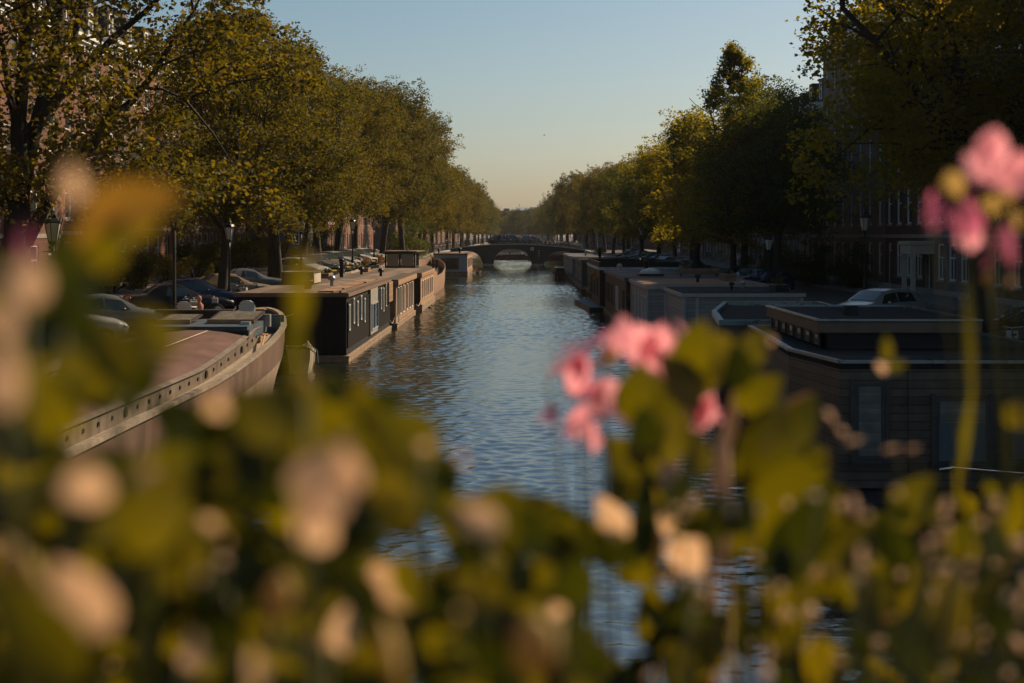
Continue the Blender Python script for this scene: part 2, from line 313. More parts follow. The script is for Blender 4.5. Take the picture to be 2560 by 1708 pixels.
def house(side, y0, wid, top, label, wallm, frm=white_paint, floors=4, cols=3, ground_h=3.4, deep=10, roof='mansard', bay=False, balcony=None, doorm=green_paint, winw=1.05, near=True, gable=False, group=None, first_h=.55, xf=24.):
    """canal house; local +x faces the canal, local y runs along the street, z=0 is the pavement"""
    if side < 0: t = thing('canal_house', label, 'house', (-xf, y0, GZ+.1), 0, group)
    else: t = thing('canal_house', label, 'house', (xf, y0+wid, GZ+.1), math.pi, group)
    H = top-GZ-.1; fh = (H-ground_h-.5)/(floors-1); ops = []; dcol = cols-1 if side < 0 else 0
    sp = wid/cols; 
    for c in range(cols):
        yc = sp*(c+.5)
        if c == dcol: ops.append((yc-.55, yc+.55, .35, 2.95, 'door'))
        else: ops.append((yc-winw*.6, yc+winw*.6, first_h+.35, ground_h-.45, 'win'))
        for f in range(1, floors):
            z0 = ground_h+(f-1)*fh; hh = fh*(.66 if f < floors-1 else .56)
            ops.append((yc-winw/2, yc+winw/2, z0+.75, z0+.75+hh, 'win'))
    m = MB(); ys = sorted({0, wid}|{o[0] for o in ops}|{o[1] for o in ops}); zs = sorted({0, H}|{o[2] for o in ops}|{o[3] for o in ops})
    for c in range(cols):                            # strips column by column keep the quads few
        ya, yb = sp*c, sp*(c+1); oc = sorted([o for o in ops if ya <= o[0] < yb], key=lambda o: o[2]); z = 0
        for o in oc:
            m.quad((0,ya,z),(0,yb,z),(0,yb,o[2]),(0,ya,o[2])); m.quad((0,ya,o[2]),(0,o[0],o[2]),(0,o[0],o[3]),(0,ya,o[3])); m.quad((0,o[1],o[2]),(0,yb,o[2]),(0,yb,o[3]),(0,o[1],o[3])); z = o[3]
            for a, b_ in (((o[0],o[2]),(o[0],o[3])),((o[0],o[3]),(o[1],o[3])),((o[1],o[3]),(o[1],o[2])),((o[1],o[2]),(o[0],o[2]))):
                m.quad((0,a[0],a[1]),(0,b_[0],b_[1]),(-.22,b_[0],b_[1]),(-.22,a[0],a[1]))
        m.quad((0,ya,z),(0,yb,z),(0,yb,H),(0,ya,H))
    m.box(-deep,-.225,.0,wid,0,H)
    m.quad((0,0,0),(-.225,0,0),(-.225,0,H),(0,0,H)); m.quad((0,wid,0),(-.225,wid,0),(-.225,wid,H),(0,wid,H)); m.quad((0,0,H),(0,wid,H),(-.225,wid,H),(-.225,0,H))
    m.build('wall', wallm, t)
    co = MB().box(-.15,.32,-.03,wid+.03,H-.55,H-.33).box(-.15,.48,-.05,wid+.05,H-.33,H-.12).box(-.15,.62,-.07,wid+.07,H-.12,H+.06)
    for k in range(int(wid/.6)): co.box(.003,.28,.2+k*.6,.36+k*.6,H-.78,H-.552)
    co.build('cornice', frm, t)
    if near: MB().box(0,.05,.0,wid,0,.32).box(0,.045,0,wid,ground_h-.12,ground_h+.1).build('plinth', stone, t)
    for o in ops:
        w_, h_ = o[1]-o[0], o[3]-o[2]
        if o[4] == 'win':
            fr, pn, sl = win_mesh(w_, h_, frm, 2 if w_ > 1.15 else 1)
            q = put('window', fr, t, (-.05, o[0], o[2])); put('pane', pn, q)
            if near: put('sill', sl, q)
        else:
            d = MB().box(-.2,-.12,o[0]+.1,o[1]-.1,o[2],o[2]+2.05).build('door', doorm, t)
            MB().box(-.2,-.1,o[0],o[0]+.1,o[2],o[3]).box(-.2,-.1,o[1]-.1,o[1],o[2],o[3]).box(-.2,-.1,o[0]+.1,o[1]-.1,o[2]+2.05,o[2]+2.15).box(-.2,-.1,o[0]+.1,o[1]-.1,o[3]-.08,o[3]).build('frame', frm, d)
            MB().box(0,.9,o[0]-.15,o[1]+.15,0,.17).box(0,.55,o[0]-.15,o[1]+.15,.173,.345).build('stoop', stone, t)
    rf = MB()
    if roof == 'mansard':
        rf.extr([(-.1,H+.061),(-1.5,H+2.6),(-deep+1.5,H+2.6),(-deep,H+.061)], .05, wid-.05)
        for k in range(max(1, cols-1)):
            yc = wid*(k+.5)/max(1,cols-1)
            rf.box(-1.3,-.25,yc-.6,yc+.6,H+.07,H+2.1)
            fr, pn, sl = win_mesh(.85, 1.35, frm, 1)
            if near: q = put('dormer_window', fr, t, (-.2, yc-.42, H+.45)); put('pane', pn, q)
    else: rf.box(-deep+.2,-.2,.1,wid-.1,H+.061,H+.25)
    r_ = rf.build('roof', slate, t)
    MB().box(-4.2,-3.2,wid-.8,wid-.1,H+.2,H+3.9).box(-4.3,-3.1,wid-.9,wid-.0,H+3.9,H+4.05).build('chimney', wallm, r_)
    if bay or balcony:
        for f in (balcony or []):
            z0 = ground_h+(f-1)*fh+.55; yc = sp*(cols/2)
            bb = MB().box(.003,1.15,yc-1.5,yc+1.5,z0-.16,z0); bb.box(.06,.9,yc-1.2,yc-1.0,z0-.5,z0-.163).box(.06,.9,yc+1.0,yc+1.2,z0-.5,z0-.163)
            bo = bb.build('balcony', stone, t); ra = MB()
            pts = [(.02,yc-1.45),(1.1,yc-1.45),(1.1,yc+1.45),(.02,yc+1.45)]
            for (xa,ya),(xb,yb) in zip(pts, pts[1:]):
                ra.tube([(xa,ya,z0+.95),(xb,yb,z0+.95)], .03, 4).tube([(xa,ya,z0+.5),(xb,yb,z0+.5)], .018, 4)
                n = int(max(abs(xb-xa),abs(yb-ya))/.16)
                for k in range(n+1): ra.tube([(xa+(xb-xa)*k/n,ya+(yb-ya)*k/n,z0),(xa+(xb-xa)*k/n,ya+(yb-ya)*k/n,z0+.95)], .014, 3)
            ra.build('railing', iron if f%2 else white_paint, bo)
    return t
HL = [ # y0, width, top, wall, floors, cols, extras, label
 (20,7.5,16.2,brick_brown,4,3,{}, 'brown brick house with white sashes behind the big forked tree'),
 (27.5,8,16.8,brick_red,4,3,{}, 'red brick house partly seen through the lowest branches of the forked tree'),
 (35.5,7.5,16.3,brick_brown,4,3,{}, 'brown brick house behind the lamp with the box on its pole'),
 (43,8,16.6,brick_red,4,3,{'balcony':[2]}, 'reddish brick house with one iron balcony seen through the forked tree'),
 (51,8,16.5,brick_brown,4,3,{}, 'brown house with white cornice next to the house with one iron balcony'),
 (59,7.5,16.4,brick_red,4,3,{'balcony':[2]}, 'red brick house with iron balcony behind the thin young tree'),
 (66.5,8,16.6,brick_brown,4,3,{}, 'dark brown brick house past the thin young tree'),
 (74.5,8,16.2,brick_red,4,3,{}, 'red brick house with tall white windows behind the row of shrubs'),
 (82.5,8,16.6,brick_brown,4,3,{'balcony':[2]}, 'brown brick house with iron balcony hidden high in the leaves'),
 (90.5,8,16.5,brick_red,4,3,{}, 'red brick house with tall ground floor windows above the hedge'),
 (98.5,8,16.3,brick_brown,4,4,{}, 'brown brick house with four window columns by the first clear street lamp'),
 (106.5,8,16.5,brick_red,4,4,{}, 'red brick house with four window columns by the first clear street lamp'),
 (114.5,8,16.5,brick_tan,4,4,{}, 'sunlit tan brick house with narrow windows just before the balcony house'),
 (122.5,9,16.2,brick_tan,4,4,{'balcony':[1,2]}, 'sunlit tan brick corner house with balconies one above the other'),
 (131.5,9,16.2,brick_red,4,4,{'balcony':[1]}, 'red brick corner house with white balcony beside the side street'),
 (160,8,15.5,brick_grey,4,3,{}, 'dark grey corner house with blank gable wall across the side street'),
 (168,8,15.8,brick_brown,4,3,{}, 'brown house next to the dark gabled corner house'),
 (176,8,15.2,brick_red,4,3,{}, 'red house behind the parked silver cars'),
 (184,9,15.6,brick_brown,4,3,{}, 'brown house behind the wheelhouse barge'),
 (193,8,15,brick_red,4,3,{}, 'reddish house above the flowering shrubs past the wheelhouse'),
 (201,9,15.4,brick_tan,4,4,{}, 'pale tan house behind the pale blue houseboat'),
 (210,9,15,brick_red,4,3,{}, 'red house left of the bridge behind the leaning tree'),
 (219,9,15,brick_tan,4,4,{}, 'sunlit pinkish house just before the bridge'),
 (228,9,15.3,brick_red,4,3,{}, 'sunlit red house at the bridge ramp'),
]
for y0,wd,tp,wm,fl,cl,ex,lb in HL: house(-1,y0,wd,tp,lb,wm,floors=fl,cols=cl,near=y0<150,**ex)
# windows in the blank gable across the side street
gh = [o for o in C.objects if o.get('label','').startswith('dark grey corner')][0]
for xo, zo in ((-1.6,4.9),(-1.6,1.6),(-4.4,4.9),(-4.4,8.2)):
    fr, pn, sl = win_mesh(.95, 1.7, white_paint, 2); q = put('window', fr, gh, (xo,-.06,zo), (0,0,-math.pi/2)); put('pane', pn, q, (.04,0,0))
HR = [
 (40,9,19.5,brick_grey,5,4,{}, 'tall dark house behind the pink blossoms'),
 (49,9,19,brick_brown,5,3,{}, 'tall brown house behind the pink blossoms'),
 (58,9,19.6,brick_grey,5,4,{}, 'shaded grey brick house behind the leaning tree trunk'),
 (67,8.5,19.2,brick_brown,5,3,{}, 'shaded brown house next to the leaning tree trunk'),
 (75.5,8.5,19.6,brick_grey,5,4,{}, 'shaded grey house before the white porch'),
 (84,9,18.8,brick_brown,5,4,{}, 'dark brick house with tall white framed windows and a white porch'),
 (93,19,20,brick_tan,5,7,{'winw':.8}, 'wide pale brick house with a row of six narrow white windows'),
 (112,8,16,brick_brown,4,3,{}, 'narrow shaded house with a pale pillared doorway'),
 (120,8,15.5,brick_grey,4,3,{}, 'dark grey house behind the dense shaded tree'),
 (128,8,15.5,brick_brown,4,3,{}, 'brown house with pale blue shop awning'),
 (136,8,15,brick_grey,4,3,{}, 'grey house past the shop awning'),
 (144,8,15,brick_brown,4,3,{}, 'brown house behind the tall pointed tree'),
 (152,8,14.6,white_paint,4,3,{}, 'white plastered house behind the tall pointed tree'),
 (160,8,15,brick_tan,4,3,{}, 'pale house past the white plastered one'),
 (168,9,14.8,brick_grey,4,3,{}, 'grey brick house past the golden tree'),
 (177,8,15,brick_brown,4,3,{}, 'brown brick house past the golden tree'),
 (185,9,14.5,brick_tan,4,3,{}, 'tan house with dark doorway near the bridge'),
 (194,8,14.6,brick_grey,4,3,{}, 'dark house near the yellow shrub'),
 (202,9,15,brick_brown,4,3,{}, 'brown house with the traffic sign before it'),
 (211,8,14.5,white_paint,4,3,{}, 'white plastered house near the bridge ramp'),
 (219,9,14.8,brick_grey,4,3,{}, 'grey house just before the shaded bridge ramp'),
 (228,9,14.8,brick_brown,4,3,{}, 'brown house at the shaded bridge ramp'),
]
for y0,wd,tp,wm,fl,cl,ex,lb in HR: house(1,y0,wd,tp,lb,wm,floors=fl,cols=cl,near=y0<150,frm=white_paint,**ex)
k = 0
for y0 in range(278, 630, 22):
    for sd_ in (-1,1):
        house(sd_, y0, 22, 14.2+random.random()*1.5, '%s house beyond the bridge on the %s quay, %s of its row' % (('red brick','tan brick')[k%4>1], 'sunlit' if sd_<0 else 'shaded', ORD[k//2]), (brick_red,brick_brown,brick_tan,brick_tan)[k%4], floors=4, cols=6, near=False); k += 1
# porch at the tall windowed house, awning on the shop, pillared door
po = thing('porch', 'white portico with pillars standing against the dark brick house', 'porch', (22.6, 82, GZ+.1))
MB().box(0,1.39,0,2.2,2.35,2.9).box(-.1,1.38,-.1,2.3,2.9,3.1).build('canopy', cream_paint, po)
for yy in (.02,1.88): MB().box(.05,.35,yy,yy+.3,0,.15).box(.08,.32,yy+.03,yy+.27,.15,2.2).box(.05,.35,yy,yy+.3,2.2,2.348).build('pillar', cream_paint, po)
po2 = thing('porch', 'tall pale stone pillared porch on the narrow shaded house', 'porch', (22.9, 113.5, GZ+.1))
MB().box(0,1.09,0,2.4,4.2,4.9).box(-.15,1.08,-.15,2.55,4.9,5.1).build('canopy', cream_paint, po2)
for yy in (.02,2.04): MB().box(.05,.41,yy,yy+.34,0,.3).box(.1,.36,yy+.05,yy+.29,.3,3.9).box(.05,.41,yy,yy+.34,3.9,4.198).build('pillar', cream_paint, po2)
aw = thing('awning', 'pale blue shop awning on the brown house', 'awning', (23.97, 129, GZ+2.6))
MB().quad((0,0,.9),(0,5,.9),(-1.3,5,.1),(-1.3,0,.1)).quad((-1.3,0,.1),(-1.3,5,.1),(-1.3,5,-.2),(-1.3,0,-.2)).build('cloth', mat('awning_blue', (.25,.36,.42), .8, planks=('y',.5), var=.1, gap=.8), aw)
MB().tube([(-.01,.05,0),(-1.28,.05,.05)],.02,4).tube([(-.01,4.95,0),(-1.28,4.95,.05)],.02,4).build('bracket', iron, aw)
# far end: hazy office roofs behind the trees at the end of the canal
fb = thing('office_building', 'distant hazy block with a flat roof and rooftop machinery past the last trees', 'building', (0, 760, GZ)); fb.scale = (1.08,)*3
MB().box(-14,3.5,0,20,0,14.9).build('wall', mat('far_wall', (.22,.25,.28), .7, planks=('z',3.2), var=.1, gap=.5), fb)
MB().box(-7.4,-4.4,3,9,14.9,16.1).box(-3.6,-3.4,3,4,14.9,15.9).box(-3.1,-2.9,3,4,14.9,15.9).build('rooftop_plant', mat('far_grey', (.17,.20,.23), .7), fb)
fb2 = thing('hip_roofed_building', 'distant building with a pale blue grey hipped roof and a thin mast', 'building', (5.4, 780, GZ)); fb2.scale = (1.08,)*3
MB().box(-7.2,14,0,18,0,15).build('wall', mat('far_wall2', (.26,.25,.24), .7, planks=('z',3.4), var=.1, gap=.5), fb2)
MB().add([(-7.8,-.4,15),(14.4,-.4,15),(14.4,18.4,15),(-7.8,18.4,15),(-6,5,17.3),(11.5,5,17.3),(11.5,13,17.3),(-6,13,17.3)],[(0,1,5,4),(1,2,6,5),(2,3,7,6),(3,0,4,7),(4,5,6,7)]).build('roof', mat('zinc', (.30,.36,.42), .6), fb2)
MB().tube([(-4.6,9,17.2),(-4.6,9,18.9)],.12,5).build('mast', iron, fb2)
# ---------------------------------------------------------------- trees
elm_leaf = leafmat('elm_leaf', [(.03,.036,.005),(.05,.053,.006),(.08,.074,.007),(.115,.093,.008),(.155,.108,.009)], trans=.58, nscale=.5)
gold_leaf = leafmat('golden_leaf', [(.04,.05,.007),(.07,.077,.009),(.105,.10,.010),(.14,.122,.011),(.19,.135,.012)], trans=.68, nscale=.5, tcol=(2.5,2.1,.45))
dark_leaf = leafmat('dark_leaf', [(.025,.036,.008),(.042,.054,.010),(.06,.07,.012),(.09,.09,.014)], trans=.5, nscale=.5, tcol=(1.8,1.6,.5))
pale_leaf = leafmat('pale_leaf', [(.03,.04,.014),(.05,.058,.018),(.075,.078,.022),(.11,.10,.03)], trans=.5, nscale=.5)
def leaf_cloud(centers, sig, per, size, r, flat=.6, squash=None):
    """leaves gathered round clump centres: every leaf a folded pointed quad"""
    n = len(centers)*per
    c = np.repeat(np.array(centers), per, 0); s = np.repeat(np.array(sig), per)[:, None]
    d = r.normal(size=(n,3)); d /= np.linalg.norm(d,axis=1)[:,None]; d *= (r.random(n)**.45)[:,None]
    p = c + d*s*np.array([1.25,1.25,flat+.25])
    ax = r.normal(size=(n,3)); ax[:,2] = ax[:,2]*.5-.35; ax /= np.linalg.norm(ax,axis=1)[:,None]
    nn = r.normal(size=(n,3)); nn[:,2] += .6; sd_ = np.cross(ax, nn); sd_ /= np.linalg.norm(sd_,axis=1)[:,None]+1e-9
    up = np.cross(sd_, ax); L = size*(.65+.7*r.random(n))[:,None]; W = L*.36
    V = np.empty((n,4,3)); V[:,0] = p; V[:,1] = p+ax*L*.45+sd_*W+up*W*.35; V[:,2] = p+ax*L; V[:,3] = p+ax*L*.45-sd_*W+up*W*.35
    return V.reshape(-1,3)
def quads_mesh(name, V, m):
    n = len(V)//4; me = bpy.data.meshes.new(name); me.vertices.add(n*4); me.vertices.foreach_set('co', V.astype(np.float32).ravel())
    me.loops.add(n*4); me.loops.foreach_set('vertex_index', np.arange(n*4, dtype=np.int32))
    me.polygons.add(n); me.polygons.foreach_set('loop_start', np.arange(0,n*4,4,dtype=np.int32)); me.polygons.foreach_set('loop_total', np.full(n,4,dtype=np.int32))
    me.materials.append(m); me.update(calc_edges=True); return me
def tree_mesh(seed, H=16.5, cr=5.5, base=5.2, tr=.32, nclump=120, per=260, size=.15, lean=(0,0), limbs=5, m=elm_leaf, shape='round', sig=(.75,1.35), fork=None, custom=None):
    """a trunk that forks into limbs, twigs to every leaf clump, and a crown of leaf clumps with gaps between them"""
    r = np.random.default_rng(seed); rr = random.Random(seed); tb = MB()
    fk = fork or base*.85; top = Vector((lean[0], lean[1], fk))
    tb.tube([(0,0,-.15),(0,0,.25),(lean[0]*.2,lean[1]*.2,fk*.35),(lean[0]*.55,lean[1]*.55,fk*.7),top], [tr*1.5,tr*1.12,tr,tr*.92,tr*.88], 10, cap=True)
    nodes = []
    def limb(pts, r0, r1):
        n = len(pts); tb.tube(pts, [r0+(r1-r0)*i/(n-1) for i in range(n)], 7)
        for a, b in zip(pts, pts[1:]):
            for k in range(3): nodes.append((Vector(a).lerp(Vector(b), k/3+.2), r1+.02))
    if custom:
        for pts, r0, r1 in custom: limb([Vector(p) for p in pts], r0, r1)
    for i in range(limbs):
        an = 2*math.pi*(i+rr.random()*.6)/limbs; el = rr.uniform(.75,1.25) if i else 1.5
        ln = (H-fk)*(.78 if i else .92)*rr.uniform(.85,1.05); p = top.copy(); pts = [p.copy()-Vector((0,0,.3))]
        d = Vector((math.cos(an)*math.cos(el), math.sin(an)*math.cos(el), math.sin(el)))
        for k in range(6):
            d = (d+Vector((rr.uniform(-.16,.16), rr.uniform(-.16,.16), rr.uniform(-.02,.14)))).normalized(); p = p+d*ln/6
            h_ = math.hypot(p.x-lean[0], p.y-lean[1])
            if h_ > cr*.8: d.x *= .4; d.y *= .4
            pts.append(p.copy())
            if k in (1,2,3,4):
                for j in range(2):
                    a2 = rr.uniform(0, 6.28); q = p.copy(); d2 = (d*.6+Vector((math.cos(a2), math.sin(a2), rr.uniform(-.1,.5)))*.8).normalized(); sp = [q.copy()]; l2 = rr.uniform(1.6,3.2)*cr/5.5
                    for u in range(3): d2 = (d2+Vector((rr.uniform(-.2,.2),rr.uniform(-.2,.2),rr.uniform(-.12,.2)))).normalized(); q = q+d2*l2/3; sp.append(q.copy())
                    limb(sp, tr*.22*(1-k/8), .02)
        limb(pts, tr*.6, .03)
    cs = []; sg = []; zc = base+(H-base)*.5; tries = 0
    while len(cs) < nclump and tries < 9000:
        tries += 1; z = rr.uniform(base, H); f = (z-base)/(H-base)
        if shape == 'round': rad = cr*math.sqrt(max(0, 1-((f-.42)/.60)**2))**.85
        elif shape == 'cone': rad = cr*(1-f)**.75*(.45+.55*min(1,f*5+.3))
        else: rad = cr*min(1, 1.25*math.sqrt(max(0,1-f)))
        q = rr.random()**.55; a = rr.uniform(0,6.28); rad *= 1+.22*math.sin(a*3+seed)+.12*math.sin(a*5+z)
        c = (lean[0]+q*rad*math.cos(a), lean[1]+q*rad*math.sin(a), z)
        s_ = rr.uniform(*sig)*(1 if shape != 'cone' else .38+.6*(1-f))
        if any((c[0]-o[0])**2+(c[1]-o[1])**2+(c[2]-o[2])**2*1.6 < (.62*s_)**2*1.5 for o in cs): continue
        cs.append(c); sg.append(s_)
    for c, s_ in zip(cs, sg):                        # twig from the closest limb point below the clump
        cv = Vector(c); b = min(nodes, key=lambda n_: (n_[0]-cv).length+(2 if n_[0].z > cv.z else 0))
        if (b[0]-cv).length > .3: mid = b[0].lerp(cv,.5)+Vector((0,0,.15)); tb.tube([b[0], mid, cv], [.045,.03,.012], 4, cap=False)
    V = leaf_cloud(cs, sg, per, size, r)
    # stray leafy shoots that roughen the outline
    sc_, ss_ = [], []
    for c, s_ in zip(cs, sg):
        for k in range(3):
            d = Vector((c[0]-lean[0], c[1]-lean[1], (c[2]-zc)*.8))+Vector((rr.gauss(0,2),rr.gauss(0,2),rr.gauss(0,2)))
            if d.length > .1: d.normalize()
            sc_.append(tuple(Vector(c)+d*s_*rr.uniform(1.0,1.5))); ss_.append(rr.uniform(.18,.42))
    V2 = leaf_cloud(sc_, ss_, max(8,per//14), size, r)
    return tb.mesh('trunk', bark, True), quads_mesh('crown', np.concatenate([V,V2]), m)
def tree(nm, meshes, loc, rz, label, group, s=1., sz=None):
    t = thing(nm, label, 'tree', loc, rz, group); t.scale = (s, s, sz or s)
    put('trunk', meshes[0], t); put('crown', meshes[1], t); return t
# forked tree in front: limbs as the photograph shows them (local metres from its foot at X -14, y 40)
def LP(px, py, d, foot): p = P(px*1.0894, py*1.0894, d); return (p.x-foot[0], p.y-foot[1], p.z-foot[2])
foot = (-14.1, 40.0, GZ)
lim = [([LP(40,560,40,foot),LP(50,430,40,foot),LP(42,300,40,foot),LP(52,180,40,foot),LP(60,60,40,foot),LP(66,-60,40,foot),LP(60,-260,40,foot)],.28,.09),
       ([LP(45,330,40,foot),LP(95,270,40.4,foot),LP(140,215,40.8,foot),LP(190,160,41,foot),LP(168,90,41.2,foot),LP(188,10,41.4,foot),LP(196,-120,41.6,foot)],.2,.06),
       ([LP(140,220,40.8,foot),LP(210,140,41,foot),LP(262,85,41,foot),LP(330,30,41,foot),LP(400,-40,41,foot),LP(470,-110,41,foot)],.13,.05),
       ([LP(60,560,40,foot),LP(105,470,40.2,foot),LP(150,400,40.4,foot),LP(215,330,40.6,foot),LP(268,262,40.8,foot),LP(306,230,41,foot),LP(352,170,41,foot),LP(400,90,41,foot),LP(450,20,41,foot)],.2,.05),
       ([LP(215,330,40.6,foot),LP(262,230,40.8,foot),LP(300,200,41,foot),LP(372,205,41.2,foot),LP(430,230,41.4,foot)],.09,.03),
       ([LP(40,300,40,foot),LP(20,200,39.5,foot),LP(5,100,39,foot),LP(-30,0,38.8,foot)],.12,.05)]
T0 = tree_mesh(101, H=16.5, cr=6.6, base=4.6, tr=.42, nclump=185, per=210, size=.16, limbs=2, fork=4.4, custom=lim, sig=(.6,1.1))
TA = [tree_mesh(s, H=h, cr=c, base=b, nclump=n, per=320, size=.165, tr=.3, lean=l, limbs=k) for s,h,c,b,n,l,k in
      ((1,16.6,4.9,5.0,150,(.4,.3),5),(2,16.0,4.7,5.2,135,(-.3,.5),6),(3,16.4,5.1,4.6,150,(.5,-.2),5),(4,15.6,4.6,5.4,125,(0,.2),5))]
TF = [tree_mesh(s, H=16, cr=5.6, base=4.2, nclump=120, per=210, size=.21, tr=.3, limbs=4, m=mm) for s,mm in ((11,elm_leaf),(12,elm_leaf),(13,pale_leaf))]
TG = [tree_mesh(s, H=h, cr=c, base=b, nclump=n, per=240, size=.18, tr=.3, limbs=5, m=gold_leaf, sig=(.6,1.2)) for s,h,c,b,n in ((21,16.5,4.3,4.8,120),(22,12.8,4.2,3.4,120))]
TB_ = tree_mesh(31, H=19.5, cr=5.5, base=5.4, nclump=215, per=210, size=.18, tr=.4, limbs=6, m=gold_leaf, lean=(-.6,.4), fork=6.5, sig=(.65,1.25))
TC = tree_mesh(41, H=16.2, cr=4.9, base=3.4, nclump=170, per=115, size=.17, tr=.24, limbs=1, m=gold_leaf, shape='cone', sig=(.55,1.0))
TD = [tree_mesh(s, H=h, cr=4.1, base=4.3, nclump=110, per=260, size=.15, tr=.28, limbs=5, m=dark_leaf) for s,h in ((51,12.2),(52,12.8))]
TY = tree_mesh(61, H=8.6, cr=1.7, base=4.4, nclump=26, per=150, size=.12, tr=.075, limbs=3, sig=(.4,.7))
SUN, SHD = 'sunlit quay', 'shaded quay'
tree('elm_tree', T0, foot, 0, 'big dark tree with forked spreading limbs beside the first parked cars', 'trees along the sunlit quay')
tree('young_tree', TY, (-14.4, 59.5, GZ), 0, 'thin young tree with a straight slim trunk rising beside the black car', None)
LT = [(-14.8,71,0,.4,0.86,'olive green elm with a curved trunk behind the black houseboat'),
      (-14.6,86.6,1,2.1,.91,'tall elm with a straight dark trunk before the side street'),
      (-16.8,97,3,0.1,.95,'elm between the straight trunked elm and the parked silver cars'),
      (-16.4,108,2,-0.2,0.88,'broad elm whose trunk stands just behind the second clear street lamp'),
      (-16.4,117,1,0.3,0.92,'elm rising over the parked silver cars'),
      (-16.0,125,0,0,0.98,'tall elm with dark trunk by the fourth street lamp of the row'),
      (-15.6,136,3,0.2,1.02,'bushy elm over the wheelhouse of the brown barge'),
      (-14.4,150,2,-0.1,1.1,'big elm standing past the wheelhouse'),
      (-13.6,167,1,0.15,1.12,'broad elm with thick forked trunk above the brown barge bow'),
      (-13.8,182,0,5.5,1.08,'elm past the brown barge bow'),
      (-14,198,2,.3,0.95,'elm over the pale blue houseboat'),
      (-14.2,214,3,3.3,0.9,'last elm but one before the bridge on the sunlit quay'),
      (-14,232,1,2.5,0.88,'elm standing at the sunlit end of the bridge')]
for x,y,k,rz,s,lb in LT:
  tree('elm_tree', TA[k], (x,y,GZ), rz, lb, 'trees along the sunlit quay', s)
for i,(y,x,k,s) in enumerate([(280,-14,0,.95),(297,-13.6,1,1.0),(314,-14.2,0,.98),(332,-13.4,1,1.0),(352,-13.8,0,.95),(374,-13.5,1,1.0),(398,-13.8,2,.95),(424,-13.2,2,1.0),(450,-13.6,2,.95),(478,-13.4,0,1.0),(508,-13,2,1.0),(540,-13.4,1,1.0),(575,-13,2,1.0),(612,-13.2,2,1.0)]):
    tree('elm_tree', TF[k], (x,y,GZ), i*1.3, 'tree beyond the bridge on the sunlit quay, %s of the row receding from it' % ORD[i], 'trees beyond the bridge', s)
RT = [(20.5,45,TA[1],1.2,1.0,'elm_tree','green elm crowding the frame edge above the black car with the glinting headlamp'),
      (16.4,50,TB_,.0,1.0,'big_tree','huge golden leaved tree with a dark leaning trunk over the shaded quay'),
      (18.6,57,TG[0],1.4,1.0,'golden_tree','golden tree crowding behind the leaning trunk'),
      (16.6,91,TD[0],.6,1.0,'dark_tree','dense dark tree before the wide pale brick house'),
      (17.4,99,TD[1],2.2,1.05,'dark_tree','dark leafy tree next to the tall pointed tree'),
      (14.2,94,TC,.3,1.0,'pointed_tree','tall pointed tree with an airy crown standing above its neighbours'),
      (17.0,107,TD[1],4.2,.95,'dark_tree','dark low tree under the tall pointed one'),
      (13.9,111,TG[1],.9,.98,'golden_tree','bright golden yellow tree past the tall pointed one'),
      (15.2,124,TG[1],2.8,.96,'golden_tree','golden tree behind the bright golden yellow one'),
      (15.2,138,TA[3],.2,.78,'elm_tree','green elm on the shaded quay behind the golden trees'),
      (15,152,TD[0],1.2,.9,'dark_tree','dark tree by the white plastered house'),
      (14.6,168,TG[1],5.0,.95,'golden_tree','yellowish tree by the parked cars near the row of grey houseboats'),
      (14.2,184,TD[1],.4,.9,'dark_tree','dark round tree reaching low near the bridge'),
      (15.0,202,TA[2],2.0,.78,'elm_tree','rounded elm in front of the shaded end of the bridge'),
      (14.8,222,TA[1],3.6,.82,'elm_tree','elm directly before the shaded bridge ramp'),
      (14.6,240,TA[0],1.6,.84,'elm_tree','elm at the shaded end of the bridge')]
for x,y,ms,rz,s,nm,lb in RT: tree(nm, ms, (x,y,GZ), rz, lb, 'trees along the shaded quay', s)
for i,(y,x,k,s) in enumerate([(283,15,1,.85),(302,14.5,0,.92),(322,12.9,1,1.02),(345,14,0,.9),(368,12.8,2,.95),(394,13.4,2,1.0),(422,13,2,.9),(448,13.2,2,.9),(476,13,0,.95),(506,12.6,2,1.0),(540,12.8,1,1.0),(575,12.4,2,1.0),(612,12.6,2,1.0)]):
    tree('elm_tree', TF[k], (x,y,GZ), i*1.7, 'tree beyond the bridge on the shaded quay, %s of the row receding from it' % ORD[i], 'trees beyond the bridge', s)
for i,(x,y,s) in enumerate([(-13,652,.95),(-6.5,668,.86),(-.5,656,.9),(5,672,.92),(11,655,1.0),(-3,700,.9),(8,705,1.0),(17,680,1.0),(-19,680,1.0)]):
    tree('elm_tree', TF[2], (x,y,GZ), i*2.1, 'hazy pale tree closing the far end of the canal, %s of its cluster' % ORD[i], 'trees at the end of the canal', s)

# shrubs and climbers
def shrub_mesh(seed, rx, ry, h, m, n=14, per=160, size=.09, sg=(.25,.45)):
    r = np.random.default_rng(seed); rr = random.Random(seed); cs = []; s_ = []; tb = MB()
    for k in range(n):
        c = (rr.uniform(-rx,rx), rr.uniform(-ry,ry), rr.uniform(.15,h)); cs.append(c); s_.append(rr.uniform(*sg)); tb.tube([(c[0]*.25,c[1]*.25,0),(c[0]*.7,c[1]*.7,c[2]*.5),c],[.02,.014,.006],4,cap=False)
    return tb.mesh('stem', bark), quads_mesh('foliage', leaf_cloud(cs, s_, per, size, r), m)
rose_leaf = leafmat('shrub_leaf_reddish', [(.03,.03,.01),(.07,.05,.02),(.16,.07,.04),(.3,.12,.08)], trans=.4)
def shrub(ms, loc, label, s=1, nm='shrub', rz=0, group=None, cat='shrub'):
    t = thing(nm, label, cat, loc, rz, group); t.scale = (s,s,s); put('stem', ms[0], t); put('foliage', ms[1], t); return t
